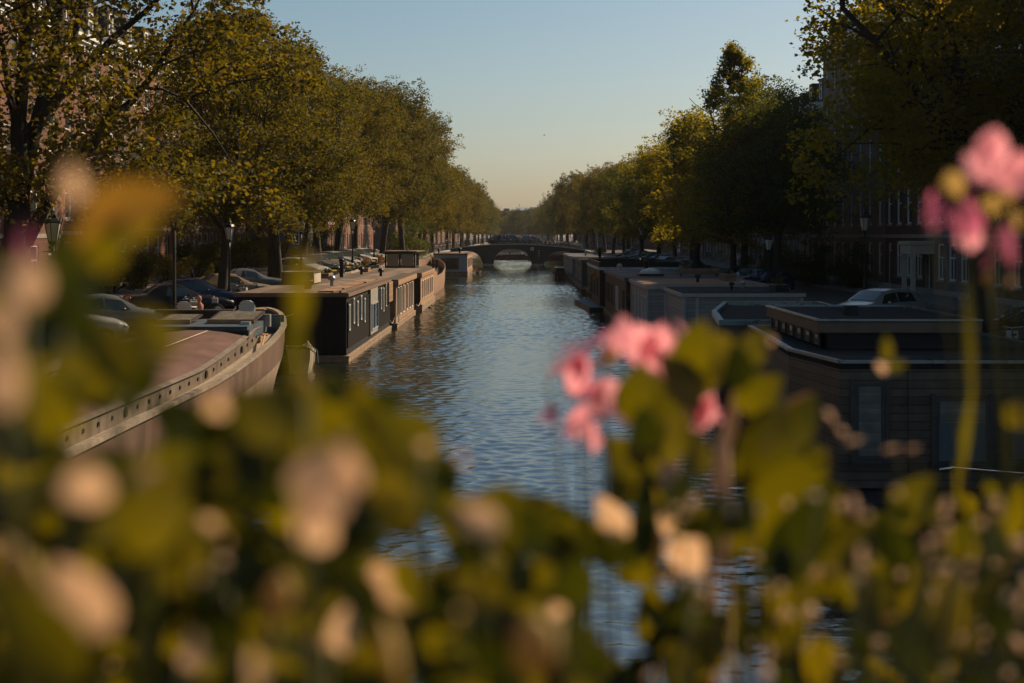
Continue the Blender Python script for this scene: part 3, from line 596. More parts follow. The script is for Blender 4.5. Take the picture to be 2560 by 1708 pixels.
S1 = shrub_mesh(1,.8,1.2,1.3,elm_leaf,26,200); S2 = shrub_mesh(2,.5,.5,1.2,gold_leaf,12,120); S3 = shrub_mesh(3,.6,.9,1.1,rose_leaf,18,160); S4 = shrub_mesh(4,.5,1.6,6.2,elm_leaf,40,170,.1,(.3,.6)); S5 = shrub_mesh(5,.9,2.0,2.6,dark_leaf,34,200,.1,(.35,.6))
for i,(y,x,s) in enumerate([(78,-22.4,1.3),(84,-22.2,1.5),(90,-22.3,1.2),(97,-22.0,1.6),(104,-22.3,1.4),(112,-22.0,1.5),(119,-22.2,1.3),(126,-21.8,1.7)]):
    shrub(S1, (x,y,GZ+.13), 'green shrub against the house fronts of the sunlit quay, %s from the thin young tree' % ORD[i], s, rz=i*1.1, group='shrubs along the sunlit house fronts')
shrub(S4, (-23.3,127.5,GZ+.13), 'tall climbing plant covering the wall of the balconied corner house', 1.05, 'climbing_plant', .2)
shrub(S4, (-23.4,139,GZ+.13), 'dense climber at the corner of the side street', .8, 'climbing_plant', 1.7)
shrub(S5, (-20.5,146,GZ), 'leafy yellow green thicket in the side street opening', 1.3, 'thicket')
shrub(S3, (-13.0,117.5,GZ), 'reddish flowering bush on the quay edge before the silver cars', .8, 'flowering_bush', 0)
shrub(S3, (-13.0,129,GZ), 'rusty flowering bush on the quay edge by the wheelhouse', .75, 'flowering_bush', 1)
shrub(S2, (-13.1,94.5,GZ), 'small bush speckled with pale blooms by the long roof', .7, 'flowering_bush', 2)
shrub(S2, (-13.2,86,GZ), 'narrow pale blooming climber round the tree foot', .8, 'flowering_bush', 2)
shrub(S5, (-13.4,172,GZ), 'large green bush bulging from the quay beside the pale blue houseboat', 1.7, 'quay_bush', 0)
shrub(S5, (-13.4,181,GZ), 'leafy bush between the wheelhouse barge and the pale blue houseboat', 1.5, 'quay_bush', 1)
shrub(S2, (11.2,199,2.4), 'small bright yellow bush on the roof of the grey houseboat', 1.3, 'yellow_bush', 0)
shrub(S5, (7.2,124,.3), 'dark overgrown bush on the raft behind the low jetty', .85, 'raft_bush', 0)
shrub(S5, (7.2,116,.3), 'dark bush at the corner of the houseboat with the skylight', .8, 'raft_bush', .5)
shrub(S2, (6.9,81.2,1.5), 'potted shrub with yellow white blooms beside the dark houseboat wall', .9, 'potted_shrub', 0)
for i,(y,x,s) in enumerate([(92,21.8,1.2),(98,21.6,1.5),(107,21.8,1.3),(118,21.6,1.4),(131,21.7,1.4)]):
    shrub(S5, (x,y,GZ+.13), 'dark bush along the shaded house fronts, %s from the white portico' % ORD[i], s*.7, rz=i, group='bushes along the shaded house fronts')
# ---------------------------------------------------------------- bridge
def deck(x):
    u = x+1.0
    return 4.0-1.05*(u/13)**2 if abs(u) < 13 else max(2.88, 2.95-(abs(u)-13)*.14)
BY0, BY1 = 263.0, 271.5
br = thing('stone_bridge', 'dark brick bridge with three arches crossing the canal', 'bridge', (0,BY0,0))
arches = [(-13.4,-6.5),(-4.72,2.5),(4.72,11.6)]
def under(x):
    for a,b in arches:
        if a < x < b:
            c, h = (a+b)/2, (b-a)/2
            rise = 3.08 if c > -3 and c < 0 else 2.68
            return -.2+(rise+.2)*(1-abs((x-c)/h)**2.7)**.5
    return -1.4
xs = sorted({-40.,-21.,22.,38.}|{x*.5 for x in range(-40,42)}|{e+s for a,b in arches for e,s in ((a,.01),(a,-.01),(b,.01),(b,-.01),(a,.08),(b,-.08),(a,.25),(b,-.25))})
m = MB(); dd = BY1-BY0
for a, b in zip(xs, xs[1:]):
    ua, ub, ta, tb_ = under(a), under(b), deck(a)-.12, deck(b)-.12
    for y_ in (0, dd): m.quad((a,y_,ua),(b,y_,ub),(b,y_,tb_),(a,y_,ta))
    m.quad((a,0,ua),(b,0,ub),(b,dd,ub),(a,dd,ua)); m.quad((a,.0,ta),(b,.0,tb_),(b,dd,tb_),(a,dd,ta))
m.build('spandrel', mat('bridge_brick', (.042,.035,.033), .85, brick=(.4,.14), scale=.5, var=.3), br)
c_ = MB(); rd = MB()
for a, b in zip(xs, xs[1:]):
    for y0_, y1_ in ((-.12,.3),(dd-.3,dd+.12)):
        c_.add([(a,y0_,deck(a)-.12),(b,y0_,deck(b)-.12),(b,y1_,deck(b)-.12),(a,y1_,deck(a)-.12),(a,y0_,deck(a)+.02),(b,y0_,deck(b)+.02),(b,y1_,deck(b)+.02),(a,y1_,deck(a)+.02)],[(3,2,1,0),(4,5,6,7),(0,1,5,4),(2,3,7,6)])
    rd.quad((a,.3,deck(a)-.03),(b,.3,deck(b)-.03),(b,dd-.3,deck(b)-.03),(a,dd-.3,deck(a)-.03))
c_.build('coping', mat('coping_stone', (.3,.29,.27), .7, var=.2), br); rd.build('roadway', mat('street_brick', (.1,.08,.06), .85), br)
for y_ in (.1, dd-.1):
    r_ = MB(); px_ = [x for x in np.arange(-17.5,18.3,1.5)]
    for hgt, rad in ((1.05,.035),(.6,.02),(.3,.02)): r_.tube([(x,y_,deck(x)+hgt) for x in np.arange(-17.5,18.3,.5)], rad, 4)
    for x in px_: r_.tube([(x,y_,deck(x)),(x,y_,deck(x)+1.1)], .045, 4)
    r_.build('railing', iron, br)
# cutwaters at the feet of the piers, number plate and gauge
for x in (-5.62, 3.6): MB().prism([(x-1,-.3),(x,-1.1),(x+1,-.3),(x+1,0-.003),(x-1,-.003)],-1.4,.35).build('pier_foot', stone, br)
def text_mesh(s, size, m, name='lettering'):
    cu = bpy.data.curves.new('t','FONT'); cu.body = s; cu.size = size; cu.align_x = 'CENTER'; cu.align_y = 'CENTER'; cu.extrude = .004
    o = bpy.data.objects.new('t', cu); C.objects.link(o); bpy.context.view_layer.update()
    me = bpy.data.meshes.new_from_object(o.evaluated_get(bpy.context.evaluated_depsgraph_get())); bpy.data.objects.remove(o); bpy.data.curves.remove(cu)
    me.name = name; me.materials.clear(); me.materials.append(m); return me
sg = thing('number_sign', 'square pale sign with a black 25 on the bridge above the pier', 'sign', (2.55,BY0-.16,3.1))
MB().box(-.29,.29,0,.05,-.29,.29).build('plate', mat('sign_cream', (.62,.55,.36), .5, var=.05), sg)
MB().box(-.24,.24,-.006,-.003,-.24,.24).build('face', mat('sign_yellow', (.55,.42,.2), .5, var=.05), sg)
put('lettering', text_mesh('25', .42, iron), sg, (0,-.012,0), (R(90),0,0))
for k in range(3):
    s2 = thing('gauge_plate', 'small pale plate on the bridge pier, %s of a column of three' % ('top','middle','lowest')[k], 'plate', (3.78,BY0-.06,2.75-k*.47), 0, 'plates on the bridge pier')
    MB().box(-.17,.17,0,.04,-.13,.13).build('plate', mat('plate_dark', (.08,.08,.085), .6), s2); MB().box(-.13,-.02,-.008,-.003,-.08,.09).box(.03,.13,-.008,-.003,-.08,.09).build('mark', mat('digit_white', (.42,.42,.42), .5), s2)

# ---------------------------------------------------------------- street lamps
def make_lamp():
    t = thing('street_lamp', 'x', 'street lamp')
    MB().lathe([(.19,0),(.19,.35),(.13,.45),(.10,1.0),(.075,1.1),(.06,1.2),(.045,2.6),(.06,2.65),(.045,2.72),(.04,3.2)],10).build('pole', iron, t, True)
    h = MB(); h.lathe([(.05,3.2),(.12,3.26),(.15,3.3),(.14,3.33)],6)
    for k in range(6):
        a = 2*math.pi*(k+.5)/6; h.tube([(.14*math.cos(a),.14*math.sin(a),3.32),(.255*math.cos(a),.255*math.sin(a),3.9)],.014,4)
    h.lathe([(.27,3.89),(.285,3.93),(.2,4.03),(.14,4.05),(.12,4.14),(.05,4.2),(.02,4.3)],6)
    for k in range(6):
        a = 2*math.pi*(k+.5)/6; h.tube([(.27*math.cos(a),.27*math.sin(a),3.92),(.3*math.cos(a),.3*math.sin(a),4.02),(.26*math.cos(a),.26*math.sin(a),4.05)],.018,4)
    hd = h.build('lantern', iron, t)
    MB().lathe([(.125,3.335),(.24,3.88)],6).build('lamp_glass', lamp_glass, hd)
    MB().ellip((0,0,3.45),(.04,.04,.09)).build('bulb', white_paint, hd, True)
    MB().tube([(-.3,0,3.02),(.3,0,3.02)],.018,5).ellip((-.3,0,3.02),(.03,.03,.03),6,4).ellip((.3,0,3.02),(.03,.03,.03),6,4).build('ladder_bar', iron, t)
    return remember(t)
lamp = make_lamp()
LS = [(-14.4,44,'street lamp with old crown lantern beside a small box on a thin pole'),(-13.5,66.4,'street lamp with crown lantern before the curved trunk at the black houseboat'),
      (-13.5,88.4,'street lamp beside the straight dark trunk at the side street'),(-12.95,111,'street lamp standing over the parked silver cars'),
      (-12.95,127.6,'street lamp next to the wheelhouse end of the silver cars'),(-13.6,176,'street lamp behind the bush by the pale blue houseboat'),(-13.8,222,'street lamp near the sunlit bridge ramp'),
      (15.6,64,'street lamp with crown lantern before the wide pale brick house'),(13.9,79,'street lamp above the grey clapboard houseboat'),(13.8,112,'street lamp past the domed skylight on the shaded quay'),(13.8,160,'street lamp near the row of dark parked cars under the trees')]
for i,(x,y,lb) in enumerate(LS): place(lamp, i==0, (x,y,GZ+(.42 if i==7 else 0)-(.6 if i==8 else 0)), i*.5, lb, 'old crown lantern street lamps')
bx = thing('pole_box', 'small beige box on a thin pole beside the first lamp', 'box', (-15.1,42.5,GZ))
MB().tube([(0,0,0),(0,0,3.2)],.025,6).build('pole', metal_grey, bx); MB().box(-.15,.15,-.12,.12,3.2,3.62).build('housing', cream_paint, bx, bevel=.02); MB().tube([(-.15,-.02,3.3),(-.3,-.05,3.25),(-.33,-.05,3.4),(-.2,-.02,3.45)],.02,5).build('loop', iron, bx)
cb_ = MB(); pts = [Vector((-15.1,42.5,GZ+2.75)).lerp(Vector((-21,44,GZ+1.9)),k/10)-Vector((0,0,.5*math.sin(math.pi*k/10))) for k in range(11)]
tag(cb_.tube(pts,.022,5).build('hanging_cable', mat('cable', (.3,.28,.25), .6)), 'thin cable sagging from the pole with the box', 'cable')

# ---------------------------------------------------------------- cars
def carpaint(nm, col): return mat('car_'+nm, col, .22, .35, var=.04, scale=6)
car_glass = glass('car_glass', (.02,.028,.03), .04); chrome = mat('chrome', (.5,.5,.5), .15, 1., var=.05)
tail_red = mat('tail_light', (.3,.01,.01), .2); head_glass = glass('head_glass', (.5,.5,.5), .08)
def make_car(nm, L=4.1, W=1.76, Ht=1.47, paint=None, kind='hatch'):
    """closed loft through cross sections from bonnet to tail; windows are panels set just proud of the cabin"""
    h = L/2
    if kind == 'hatch': ST = [(-h,.62,.34,.60,.62,.56),(-h+.08,.76,.24,.70,.72,.66),(-h+.35,.85,.22,.78,.83,.72),(-h+.9,.88,.22,.86,.94,.72),(-h+1.15,.88,.22,.90,.98,.73),(-h+1.85,.88,.22,.93,Ht-.07,.60),(-h+2.3,.88,.22,.94,Ht,.60),(-h+3.0,.88,.22,.95,Ht-.02,.59),(h-.42,.87,.22,.97,Ht-.12,.57),(h-.1,.84,.26,.96,1.0,.64),(h,.76,.34,.80,.82,.66)]
    elif kind == 'sedan': ST = [(-h,.62,.34,.60,.62,.56),(-h+.08,.76,.24,.68,.70,.66),(-h+.4,.85,.22,.76,.80,.74),(-h+1.1,.88,.22,.85,.91,.74),(-h+1.4,.88,.22,.88,.95,.74),(-h+2.15,.88,.22,.91,Ht-.06,.60),(-h+2.6,.88,.22,.92,Ht,.60),(-h+3.2,.88,.22,.93,Ht-.05,.59),(h-.75,.87,.22,.95,1.02,.70),(h-.12,.82,.26,.93,.97,.70),(h,.74,.34,.78,.80,.66)]
    else: ST = [(-h,.78,.34,.70,.74,.70),(-h+.1,.90,.26,.90,.95,.80),(-h+.6,.93,.25,1.05,1.15,.82),(-h+1.15,.94,.25,1.1,Ht-.3,.78),(-h+1.5,.94,.25,1.12,Ht-.05,.76),(-h+2.6,.94,.25,1.12,Ht,.76),(h-.3,.94,.25,1.12,Ht-.02,.76),(h-.02,.92,.28,1.10,Ht-.2,.78),(h,.88,.34,.9,.95,.78)]
    ST = [(a, b*W/1.76, c, d, e, f*W/1.76) for a,b,c,d,e,f in ST]
    def sec(x):
        for p, q in zip(ST, ST[1:]):
            if p[0] <= x <= q[0]:
                t = (x-p[0])/(q[0]-p[0]); return [p[i]+(q[i]-p[i])*t for i in range(6)]
        return list(ST[0] if x < ST[0][0] else ST[-1])
    def ring(x):
        _, w_, zb, bl, top, rw = sec(x)
        pts = [(0,zb),(w_*.86,zb),(w_*.98,zb+.10),(w_,(zb+bl)*.52),(w_*.985,bl-.06),(w_*.94,bl),(rw+(w_*.94-rw)*.12,bl+(top-bl)*.9),(rw*.93,top-.003+.012),(rw*.5,top+.03),(0,top+.036)]
        return [(x,y,z) for y,z in pts]+[(x,-y,z) for y,z in pts[-2:0:-1]]
    xs_ = sorted({s[0] for s in ST}|{-h+k*L/26 for k in range(27)}); m = MB(); rings = [ring(x) for x in xs_]; n = len(rings[0])
    vs = [p for r_ in rings for p in r_]; fs = [(i*n+k,i*n+(k+1)%n,(i+1)*n+(k+1)%n,(i+1)*n+k) for i in range(len(xs_)-1) for k in range(n)]+[tuple(range(n)),tuple(range((len(xs_)-1)*n,len(xs_)*n))]
    m.add(vs, fs)
    t = thing(nm, 'x', 'car')
    m.build('body', paint, t, True)
    tr = MB()
    for s_ in (1,-1): tr.box(-h+.5,h-.5,s_*W/2*.955,s_*(W/2+.004),.2,.29)
    tr.box(-h-.02,-h+.05,-W*.33,W*.33,.36,.52).box(h-.05,h+.02,-W*.33,W*.33,.3,.45)
    tr.build('trim', rubber, t)
    def S(x, k, off):                                # point between section points 5 (belt) and 6 (roof edge)
        _, w_, zb, bl, top, rw = sec(x); y0_, z0_ = w_*.94, bl; y1_, z1_ = rw+(w_*.94-rw)*.12, bl+(top-bl)*.9
        return (x, y0_+(y1_-y0_)*k+off, z0_+(z1_-z0_)*k+off*.3)
    wx = [s for s in ST if s[4]-s[3] > .3]; xa, xb = wx[0][0]-.05, wx[-1][0]+.02
    for s_ in (1,-1):
        gl = MB(); cuts = [(xa-.32,xa+.55),(xa+.62,xb-.25)] if kind != 'van' else [(xa-.1,xa+.75)]
        for a, b in cuts:
            p = [S(a,.1,.012),S(b,.1,.012),S(b+(0 if b < xb-.3 else -.12),.9,.012),S(max(a,xa-.02) if a < xa else a,.9,.012)]
            gl.add([(q[0],q[1]*s_,q[2]) for q in p], [(0,1,2,3)])
        gl.build('side_window', car_glass, t)
    def screen(x0, x1, nm_):
        g_ = MB(); n_ = 7
        def row(x, dz):
            _, w_, zb, bl, top, rw = sec(x); return [(x+dz[0], rw*.97*math.sin(math.pi/2*u), top+.036+.02-.03*abs(u)**2+dz[1]-.01) for u in np.linspace(-1,1,n_)]
        r0, r1 = row(x0,(0,.012)), row(x1,(0,.012)); g_.add(r0+r1, [(i,i+1,n_+i+1,n_+i) for i in range(n_-1)]); return g_.build(nm_, car_glass, t)
    ws = [s for s in ST if s[4] > s[3]+.2][0]; i0 = ST.index(ws)-1
    screen(ST[i0][0]+.06, ws[0]-.05, 'windscreen')
    ws2 = [s for s in ST if s[4] > s[3]+.12][-1]; i1 = ST.index(ws2)+1
    if kind != 'van': screen(ws2[0]+.04, ST[i1][0]-.04, 'rear_window')
    wr = .31 if kind != 'van' else .34
    for x_ in (-h+.78, h-.72):
        for s_ in (1,-1):
            q = MB(); q.lathe([(wr*.62,-.1),(wr*.98,-.1),(wr,-.06),(wr,.06),(wr*.98,.1),(wr*.62,.1)],18)
            q.xf(Matrix.Rotation(R(90),4,'X')); wo = q.build('wheel', rubber, t, loc=(x_, s_*(W/2-.085), wr))
            r2 = MB().lathe([(.05,-.108),(wr*.6,-.1),(wr*.64,-.07),(wr*.64,.07),(wr*.6,.1),(.05,.108)],12).xf(Matrix.Rotation(R(90),4,'X')); r2.build('rim', metal_grey, wo)
    for s_ in (1,-1):
        MB().ellip((-h+.16,s_*W*.36,.66),(.13,.17,.07),8,5).build('headlight', head_glass, t, True)
        MB().ellip((h-.06,s_*W*.40,.84),(.06,.10,.12),8,5).build('tail_light', tail_red, t, True)
        MB().ellip((xa-.05,s_*(W/2+.07),.98),(.06,.10,.07),8,5).build('mirror', paint, t, True)
    MB().box(-h-.03,-h-.005,-.25,.25,.40,.51).build('number_plate', mat('plate_yellow', (.5,.38,.06), .5, var=.05), t)
    return remember(t)
cm = {'silver':(.42,.42,.41),'black':(.012,.013,.016),'grey':(.13,.14,.145),'white':(.6,.6,.58),'navy':(.02,.03,.06),'bronze':(.25,.19,.13),'teal':(.05,.09,.10)}
protos = {}
def car(kind, colour, loc, rz, label, nm='parked_car'):
    key = (kind, colour)
    if key not in protos:
        dims = {'hatch':(4.0,1.74,1.46),'sedan':(4.5,1.78,1.43),'van':(3.5,1.7,1.75)}[kind]
        protos[key] = make_car(nm, *dims, carpaint(colour, cm[colour]), kind); first = True
    else: first = False
    o = place(protos[key], first, loc, rz, label, 'cars parked along the canal' if nm == 'parked_car' else 'vehicles crossing the bridge'); o.name = nm; return o
# sunlit quay: first cars nose to the water, then the diagonal row
car('hatch','silver',(-14.4,44.8,GZ),R(203),'silver grey hatchback half hidden beside the big steel barge')
car('hatch','grey',(-14.2,49.6,GZ),R(207),'grey hatchback between the silver grey and the black car')
car('sedan','black',(-14.6,61.2,GZ),R(-155),'large glossy black car behind the two plastic chairs')
car('hatch','navy',(-14.9,66.5,GZ),R(200),'dark blue car just past the large black one')
car('sedan','bronze',(-14.8,73.5,GZ),R(205),'bronze car beside the foot of the curved trunk')
car('sedan','grey',(-15.0,79.5,GZ),R(205),'grey saloon behind the end of the long black houseboat')
LC = [('hatch','silver','silver hatchback at the start of the dense row by the long roof'),('sedan','black','black saloon with low nose second in the dense row'),('hatch','grey','grey hatchback third in the dense row'),('sedan','bronze','bronze saloon in the dense row'),('hatch','navy','navy hatchback in the dense row below the lamp'),('hatch','silver','silver hatchback behind the reddish bush'),('sedan','grey','grey saloon behind the reddish bush'),('hatch','black','black hatchback beside the rusty bush'),('sedan','white','white saloon beyond the rusty bush'),('hatch','grey','grey hatchback above the wheelhouse roof'),('hatch','white','white hatchback above the wheelhouse roof'),('sedan','silver','silver saloon just past the wheelhouse')]
for i,(k,c_1,lb) in enumerate(LC): car(k,c_1,(-14.75-.08*(i%3),97+i*3.9,GZ),R(-30+random.uniform(-3,3)+180),lb)
# shaded quay
car('hatch','silver',(13.7,54.5,GZ),R(32),'pale silver hatchback seen side-on over the dark flat roofs')
car('sedan','black',(14.9,41.5,GZ),R(15),'black car with a glinting headlamp at the edge of the shaded quay')
for i,(y,k,c_1,lb) in enumerate([(89,'sedan','silver','silver saloon behind the grey clapboard houseboat'),(94,'hatch','teal','dark teal hatchback behind the grey clapboard houseboat'),(84,'hatch','navy','dark blue hatchback under the shaded lamp'),
        (121,'sedan','teal','teal saloon beyond the domed skylight'),(127,'sedan','grey','grey saloon beyond the domed skylight'),(133,'hatch','teal','teal hatchback in the shaded row beyond the domed skylight'),(139,'sedan','navy','navy saloon under the golden trees'),(146,'hatch','grey','grey hatchback under the golden trees'),
        (160,'hatch','teal','teal hatchback by the yellow shrub'),(172,'sedan','teal','teal saloon near the bridge ramp'),(181,'hatch','navy','navy hatchback near the bridge ramp')]):
    car(k,c_1,(14.4,y,GZ),R(38+random.uniform(-6,6)),lb)
car('van','navy',(-4.1,BY0+4.2,deck(-4.1)-.02),R(2),'dark blue van crossing the middle of the bridge','crossing_van')
car('van','teal',(-.9,BY0+6.6,deck(-.9)-.02),R(180),'teal van behind the walkers on the bridge','crossing_van')
car('van','grey',(2.6,BY0+6.1,deck(2.6)-.03),R(184),'grey van on the bridge above the number sign','crossing_van')

# ---------------------------------------------------------------- bicycles
def make_bike():
    t = thing('bicycle', 'x', 'bicycle')
    f = MB(); B, S_, Hd, Rr, Fr = (0,0,.28),(-.18,0,.78),(.36,0,.86),(-.52,0,.34),(.56,0,.34)
    for a, b in ((B,S_),(B,(.37,0,.70)),((-.15,0,.70),(.34,0,.84)),(B,Rr),((-.16,0,.72),Rr),(Hd,Fr),(Hd,(.33,0,1.0))): f.tube([a,b],.018,5)
    f.tube([(-.52,0,.70),(-.9,0,.66)],.012,4); f.build('frame', mat('bike_paint', (.03,.035,.04), .3, .3), t)
    MB().ellip((-.2,0,.86),(.13,.08,.035),8,4).build('saddle', rubber, t, True)
    MB().tube([(.18,-.28,1.02),(.30,-.25,1.04),(.34,0,1.0),(.30,.25,1.04),(.18,.28,1.02)],.014,5).build('handlebar', chrome, t)
    for c in (Rr, Fr):
        w_ = MB()
        for rad, rt in ((.33,.02),): 
            pts = [(rad*math.cos(2*math.pi*k/18),0,rad*math.sin(2*math.pi*k/18)) for k in range(19)]; w_.tube(pts, rt, 5, cap=False)
        wo = w_.build('wheel', rubber, t, loc=c); sp = MB()
        for k in range(8): sp.tube([(0,0,0),(.32*math.cos(k*math.pi/4),0,.32*math.sin(k*math.pi/4))],.003,3)
        sp.build('spokes', chrome, wo)
    MB().box(.38,.62,-.15,.15,.72,.92).build('front_crate', mat('crate_grey', (.35,.33,.30), .6), t)
    MB().ellip((.45,0,.98),(.03,.03,.03),6,4).build('lamp', head_glass, t)
    return remember(t)
bike = make_bike(); nb = 0
def bk(loc, rz, label, g): 
    global nb
    o = place(bike, nb == 0, loc, rz, label, g); nb += 1; return o
for i in range(26):
    x = 4.6+i*.38+random.uniform(-.1,.1) if i < 20 else -16.5+(i-20)*.7
    bk((x, BY0+.75+random.uniform(0,.5), deck(x)-.02), R(90+random.uniform(-35,35)), ('bicycle leaning in the crowd of bicycles along the shaded half of the bridge railing' if i < 20 else 'bicycle standing at the sunlit end of the bridge railing'), ('bicycles packed along the bridge railing' if i < 20 else 'bicycles at the sunlit bridge end'))
for i,(x,y,rz,lb) in enumerate([(-13.2,55.5,30,'bicycle with crate just behind the long dark bench board'),(-13.3,57.2,70,'bicycle behind the plastic armchair, standing across the quay'),(-13.1,59.0,10,'bicycle at the foot of the thin young tree'),(-13.5,69,80,'bicycle propped at the lamp before the curved trunk'),(-13.4,71,20,'bicycle beside the curved trunk'),(13.2,36,40,'black bicycle on the shaded quay under the pink blossoms'),(13.3,38.2,75,'bicycle beside the black car with the glinting headlamp'),(-13.2,116,60,'bicycle by the reddish bush'),(-13.2,118,20,'bicycle between the two flowering bushes')]+[(-13.1,y_,r_,'bicycle locked in the bicycle row along the quay edge by the flowering bushes') for y_,r_ in ((102,15),(103.2,60),(104.6,-20),(106,80),(129.5,20),(131,70),(133,-30),(140,10),(142,60))]+[(13.1,y_,r_,'bicycle locked in the bicycle row on the shaded quay past the skylight') for y_,r_ in ((101,15),(103,60),(105.5,-20),(116,80),(118,20))]):
    bk((x,y,GZ), R(rz), lb, 'bicycles along the quays')

# ---------------------------------------------------------------- people
def person_mesh(name, joints, edges, m, sub=1):
    me = bpy.data.meshes.new(name); me.from_pydata([j[0] for j in joints], edges, []); o = bpy.data.objects.new(name, me); C.objects.link(o)
    sk = o.modifiers.new('s','SKIN'); o.modifiers.new('u','SUBSURF').levels = sub
    for v, j in zip(me.skin_vertices[0].data, joints): v.radius = (j[1], j[1]*.85 if len(j) < 3 else j[2])
    me.skin_vertices[0].data[0].use_root = True; bpy.context.view_layer.update()
    r_ = bpy.data.meshes.new_from_object(o.evaluated_get(bpy.context.evaluated_depsgraph_get())); bpy.data.objects.remove(o)
    r_.name = name; r_.materials.clear(); r_.materials.append(m); return r_
skin_m = mat('skin', (.45,.27,.19), .55, var=.05)
def make_person(pose, top, trousers, hair):
    """local +x is forward; pelvis first so that the skin grows from there"""
    t = thing('person', 'x', 'person')
    if pose == 'walk': J = [((0,0,.95),.13),((0,0,1.15),.125),((.01,0,1.38),.15),((.02,0,1.50),.055),((.05,0,1.64),.095),
        ((.02,.09,.86),.10),((.12,.09,.48),.065),((.22,.09,.08),.045),((.36,.09,.04),.04),((-.02,-.09,.86),.10),((-.06,-.09,.48),.065),((-.28,-.09,.12),.045),((-.17,-.09,.04),.04),
        ((0,.20,1.40),.06),((-.08,.24,1.12),.045),((.02,.24,.90),.035),((.05,.24,.82),.035),((0,-.20,1.40),.06),((.08,-.24,1.12),.045),((.22,-.24,.94),.035),((.26,-.24,.87),.035)]
    elif pose == 'stand': J = [((0,0,.95),.13),((0,0,1.15),.125),((0,0,1.38),.15),((.01,0,1.50),.055),((.03,0,1.64),.095),
        ((0,.09,.86),.10),((.01,.10,.48),.065),((0,.10,.08),.045),((.13,.11,.04),.04),((0,-.09,.86),.10),((0,-.10,.48),.065),((-.01,-.10,.08),.045),((.12,-.11,.04),.04),
        ((0,.20,1.40),.06),((0,.25,1.12),.045),((.10,.20,.92),.035),((.15,.17,.88),.035),((0,-.20,1.40),.06),((0,-.25,1.12),.045),((.12,-.19,1.0),.035),((.17,-.15,.98),.035)]
    else: J = [((-.2,0,.98),.13),((-.14,0,1.15),.125),((-.02,0,1.38),.15),((.03,0,1.50),.055),((.07,0,1.63),.095),
        ((-.14,.10,.92),.10),((.18,.10,.72),.065),((.08,.10,.34),.045),((.2,.10,.28),.04),((-.14,-.10,.92),.10),((.14,-.10,.55),.065),((-.03,-.10,.18),.045),((.1,-.10,.13),.04),
        ((-.02,.20,1.40),.06),((.10,.24,1.2),.045),((.26,.25,1.08),.035),((.32,.24,1.06),.035),((-.02,-.20,1.40),.06),((.10,-.24,1.2),.045),((.26,-.25,1.08),.035),((.32,-.24,1.06),.035)]
    E = [(0,1),(1,2),(2,3),(3,4),(0,5),(5,6),(6,7),(7,8),(0,9),(9,10),(10,11),(11,12),(2,13),(13,14),(14,15),(15,16),(2,17),(17,18),(18,19),(19,20)]
    put('body', person_mesh('body', J, E, skin_m), t)
    up = [j for j in J]; tj = [(J[0][0],.145),(J[1][0],.14),(J[2][0],.165)]+[(J[i][0],J[i][1]*1.22) for i in (13,14,15,17,18,19)]
    put('jacket', person_mesh('jacket', tj, [(0,1),(1,2),(2,3),(3,4),(4,5),(2,6),(6,7),(7,8)], top), t)
    lj = [(J[0][0],.15)]+[(J[i][0],J[i][1]*1.25) for i in (5,6,7,9,10,11)]
    put('trousers', person_mesh('trousers', lj, [(0,1),(1,2),(2,3),(0,4),(4,5),(5,6)], trousers), t)
    hx = J[4][0]; MB().ellip((hx[0]-.02,0,hx[2]+.04),(.105,.095,.11),10,6).build('hair', hair, t, True)
    for s_ in (8,12): q = J[s_][0]; MB().ellip((q[0],q[1],q[2]),(.12,.05,.045),8,4).build('shoe', rubber, t, True)
    MB().ellip((hx[0]+.10,0,hx[2]-.01),(.02,.014,.025),6,4).build('nose', skin_m, t, True)
    return remember(t)
cloth = {n: mat('cloth_'+n, c, .9, var=.15) for n, c in {'black':(.015,.015,.018),'navy':(.02,.03,.06),'white':(.6,.6,.58),'red':(.18,.03,.03),'grey':(.14,.14,.15),'olive':(.08,.08,.04),'blue':(.08,.12,.22)}.items()}
hairs = [mat('hair_dark', (.02,.014,.01), .6), mat('hair_fair', (.42,.3,.16), .6), mat('hair_brown', (.1,.06,.035), .6)]
PP = [('stand','black','navy',1,-9.9,180,'fair haired person in black at the sunlit end of the bridge'),('walk','white','grey',1,-9.1,0,'person in a white top near the sunlit end of the bridge'),('walk','black','black',1,-5.0,0,'person dressed in black before the dark blue van'),('stand','grey','black',0,-6.6,90,'person in grey walking over the first arch'),
      ('ride','black','navy',0,-3.1,0,'cyclist in black passing the dark blue van'),('ride','navy','black',2,-1.9,0,'cyclist in navy over the middle arch'),('walk','black','black',1,-.15,180,'fair haired person in black walking over the middle arch'),('walk','olive','blue',1,.25,0,'person in olive walking beside the fair haired one in black'),
      ('walk','black','black',1,2.2,0,'person in black striding before the white van'),('stand','navy','blue',2,3.4,90,'person in blue jeans standing right above the pier'),('stand','grey','black',1,6.5,90,'fair haired person among the parked bicycles'),('ride','white','navy',0,10.8,180,'cyclist in a white shirt at the shaded end of the bridge')]
for i,(po_,t_,tr_,hr,x,rz,lb) in enumerate(PP):
    p = make_person(po_, cloth[t_], cloth[tr_], hairs[hr]); y_ = BY0+1.7+(i%3)*.5; p.location = (x,y_,deck(x)-.02); p.rotation_euler = (0,0,R(rz)); p['label'] = lb; p['group'] = 'people on the bridge'
    if po_ == 'ride': bk((x,y_,deck(x)-.02), R(rz), 'bicycle ridden by the '+lb, 'ridden bicycles on the bridge')
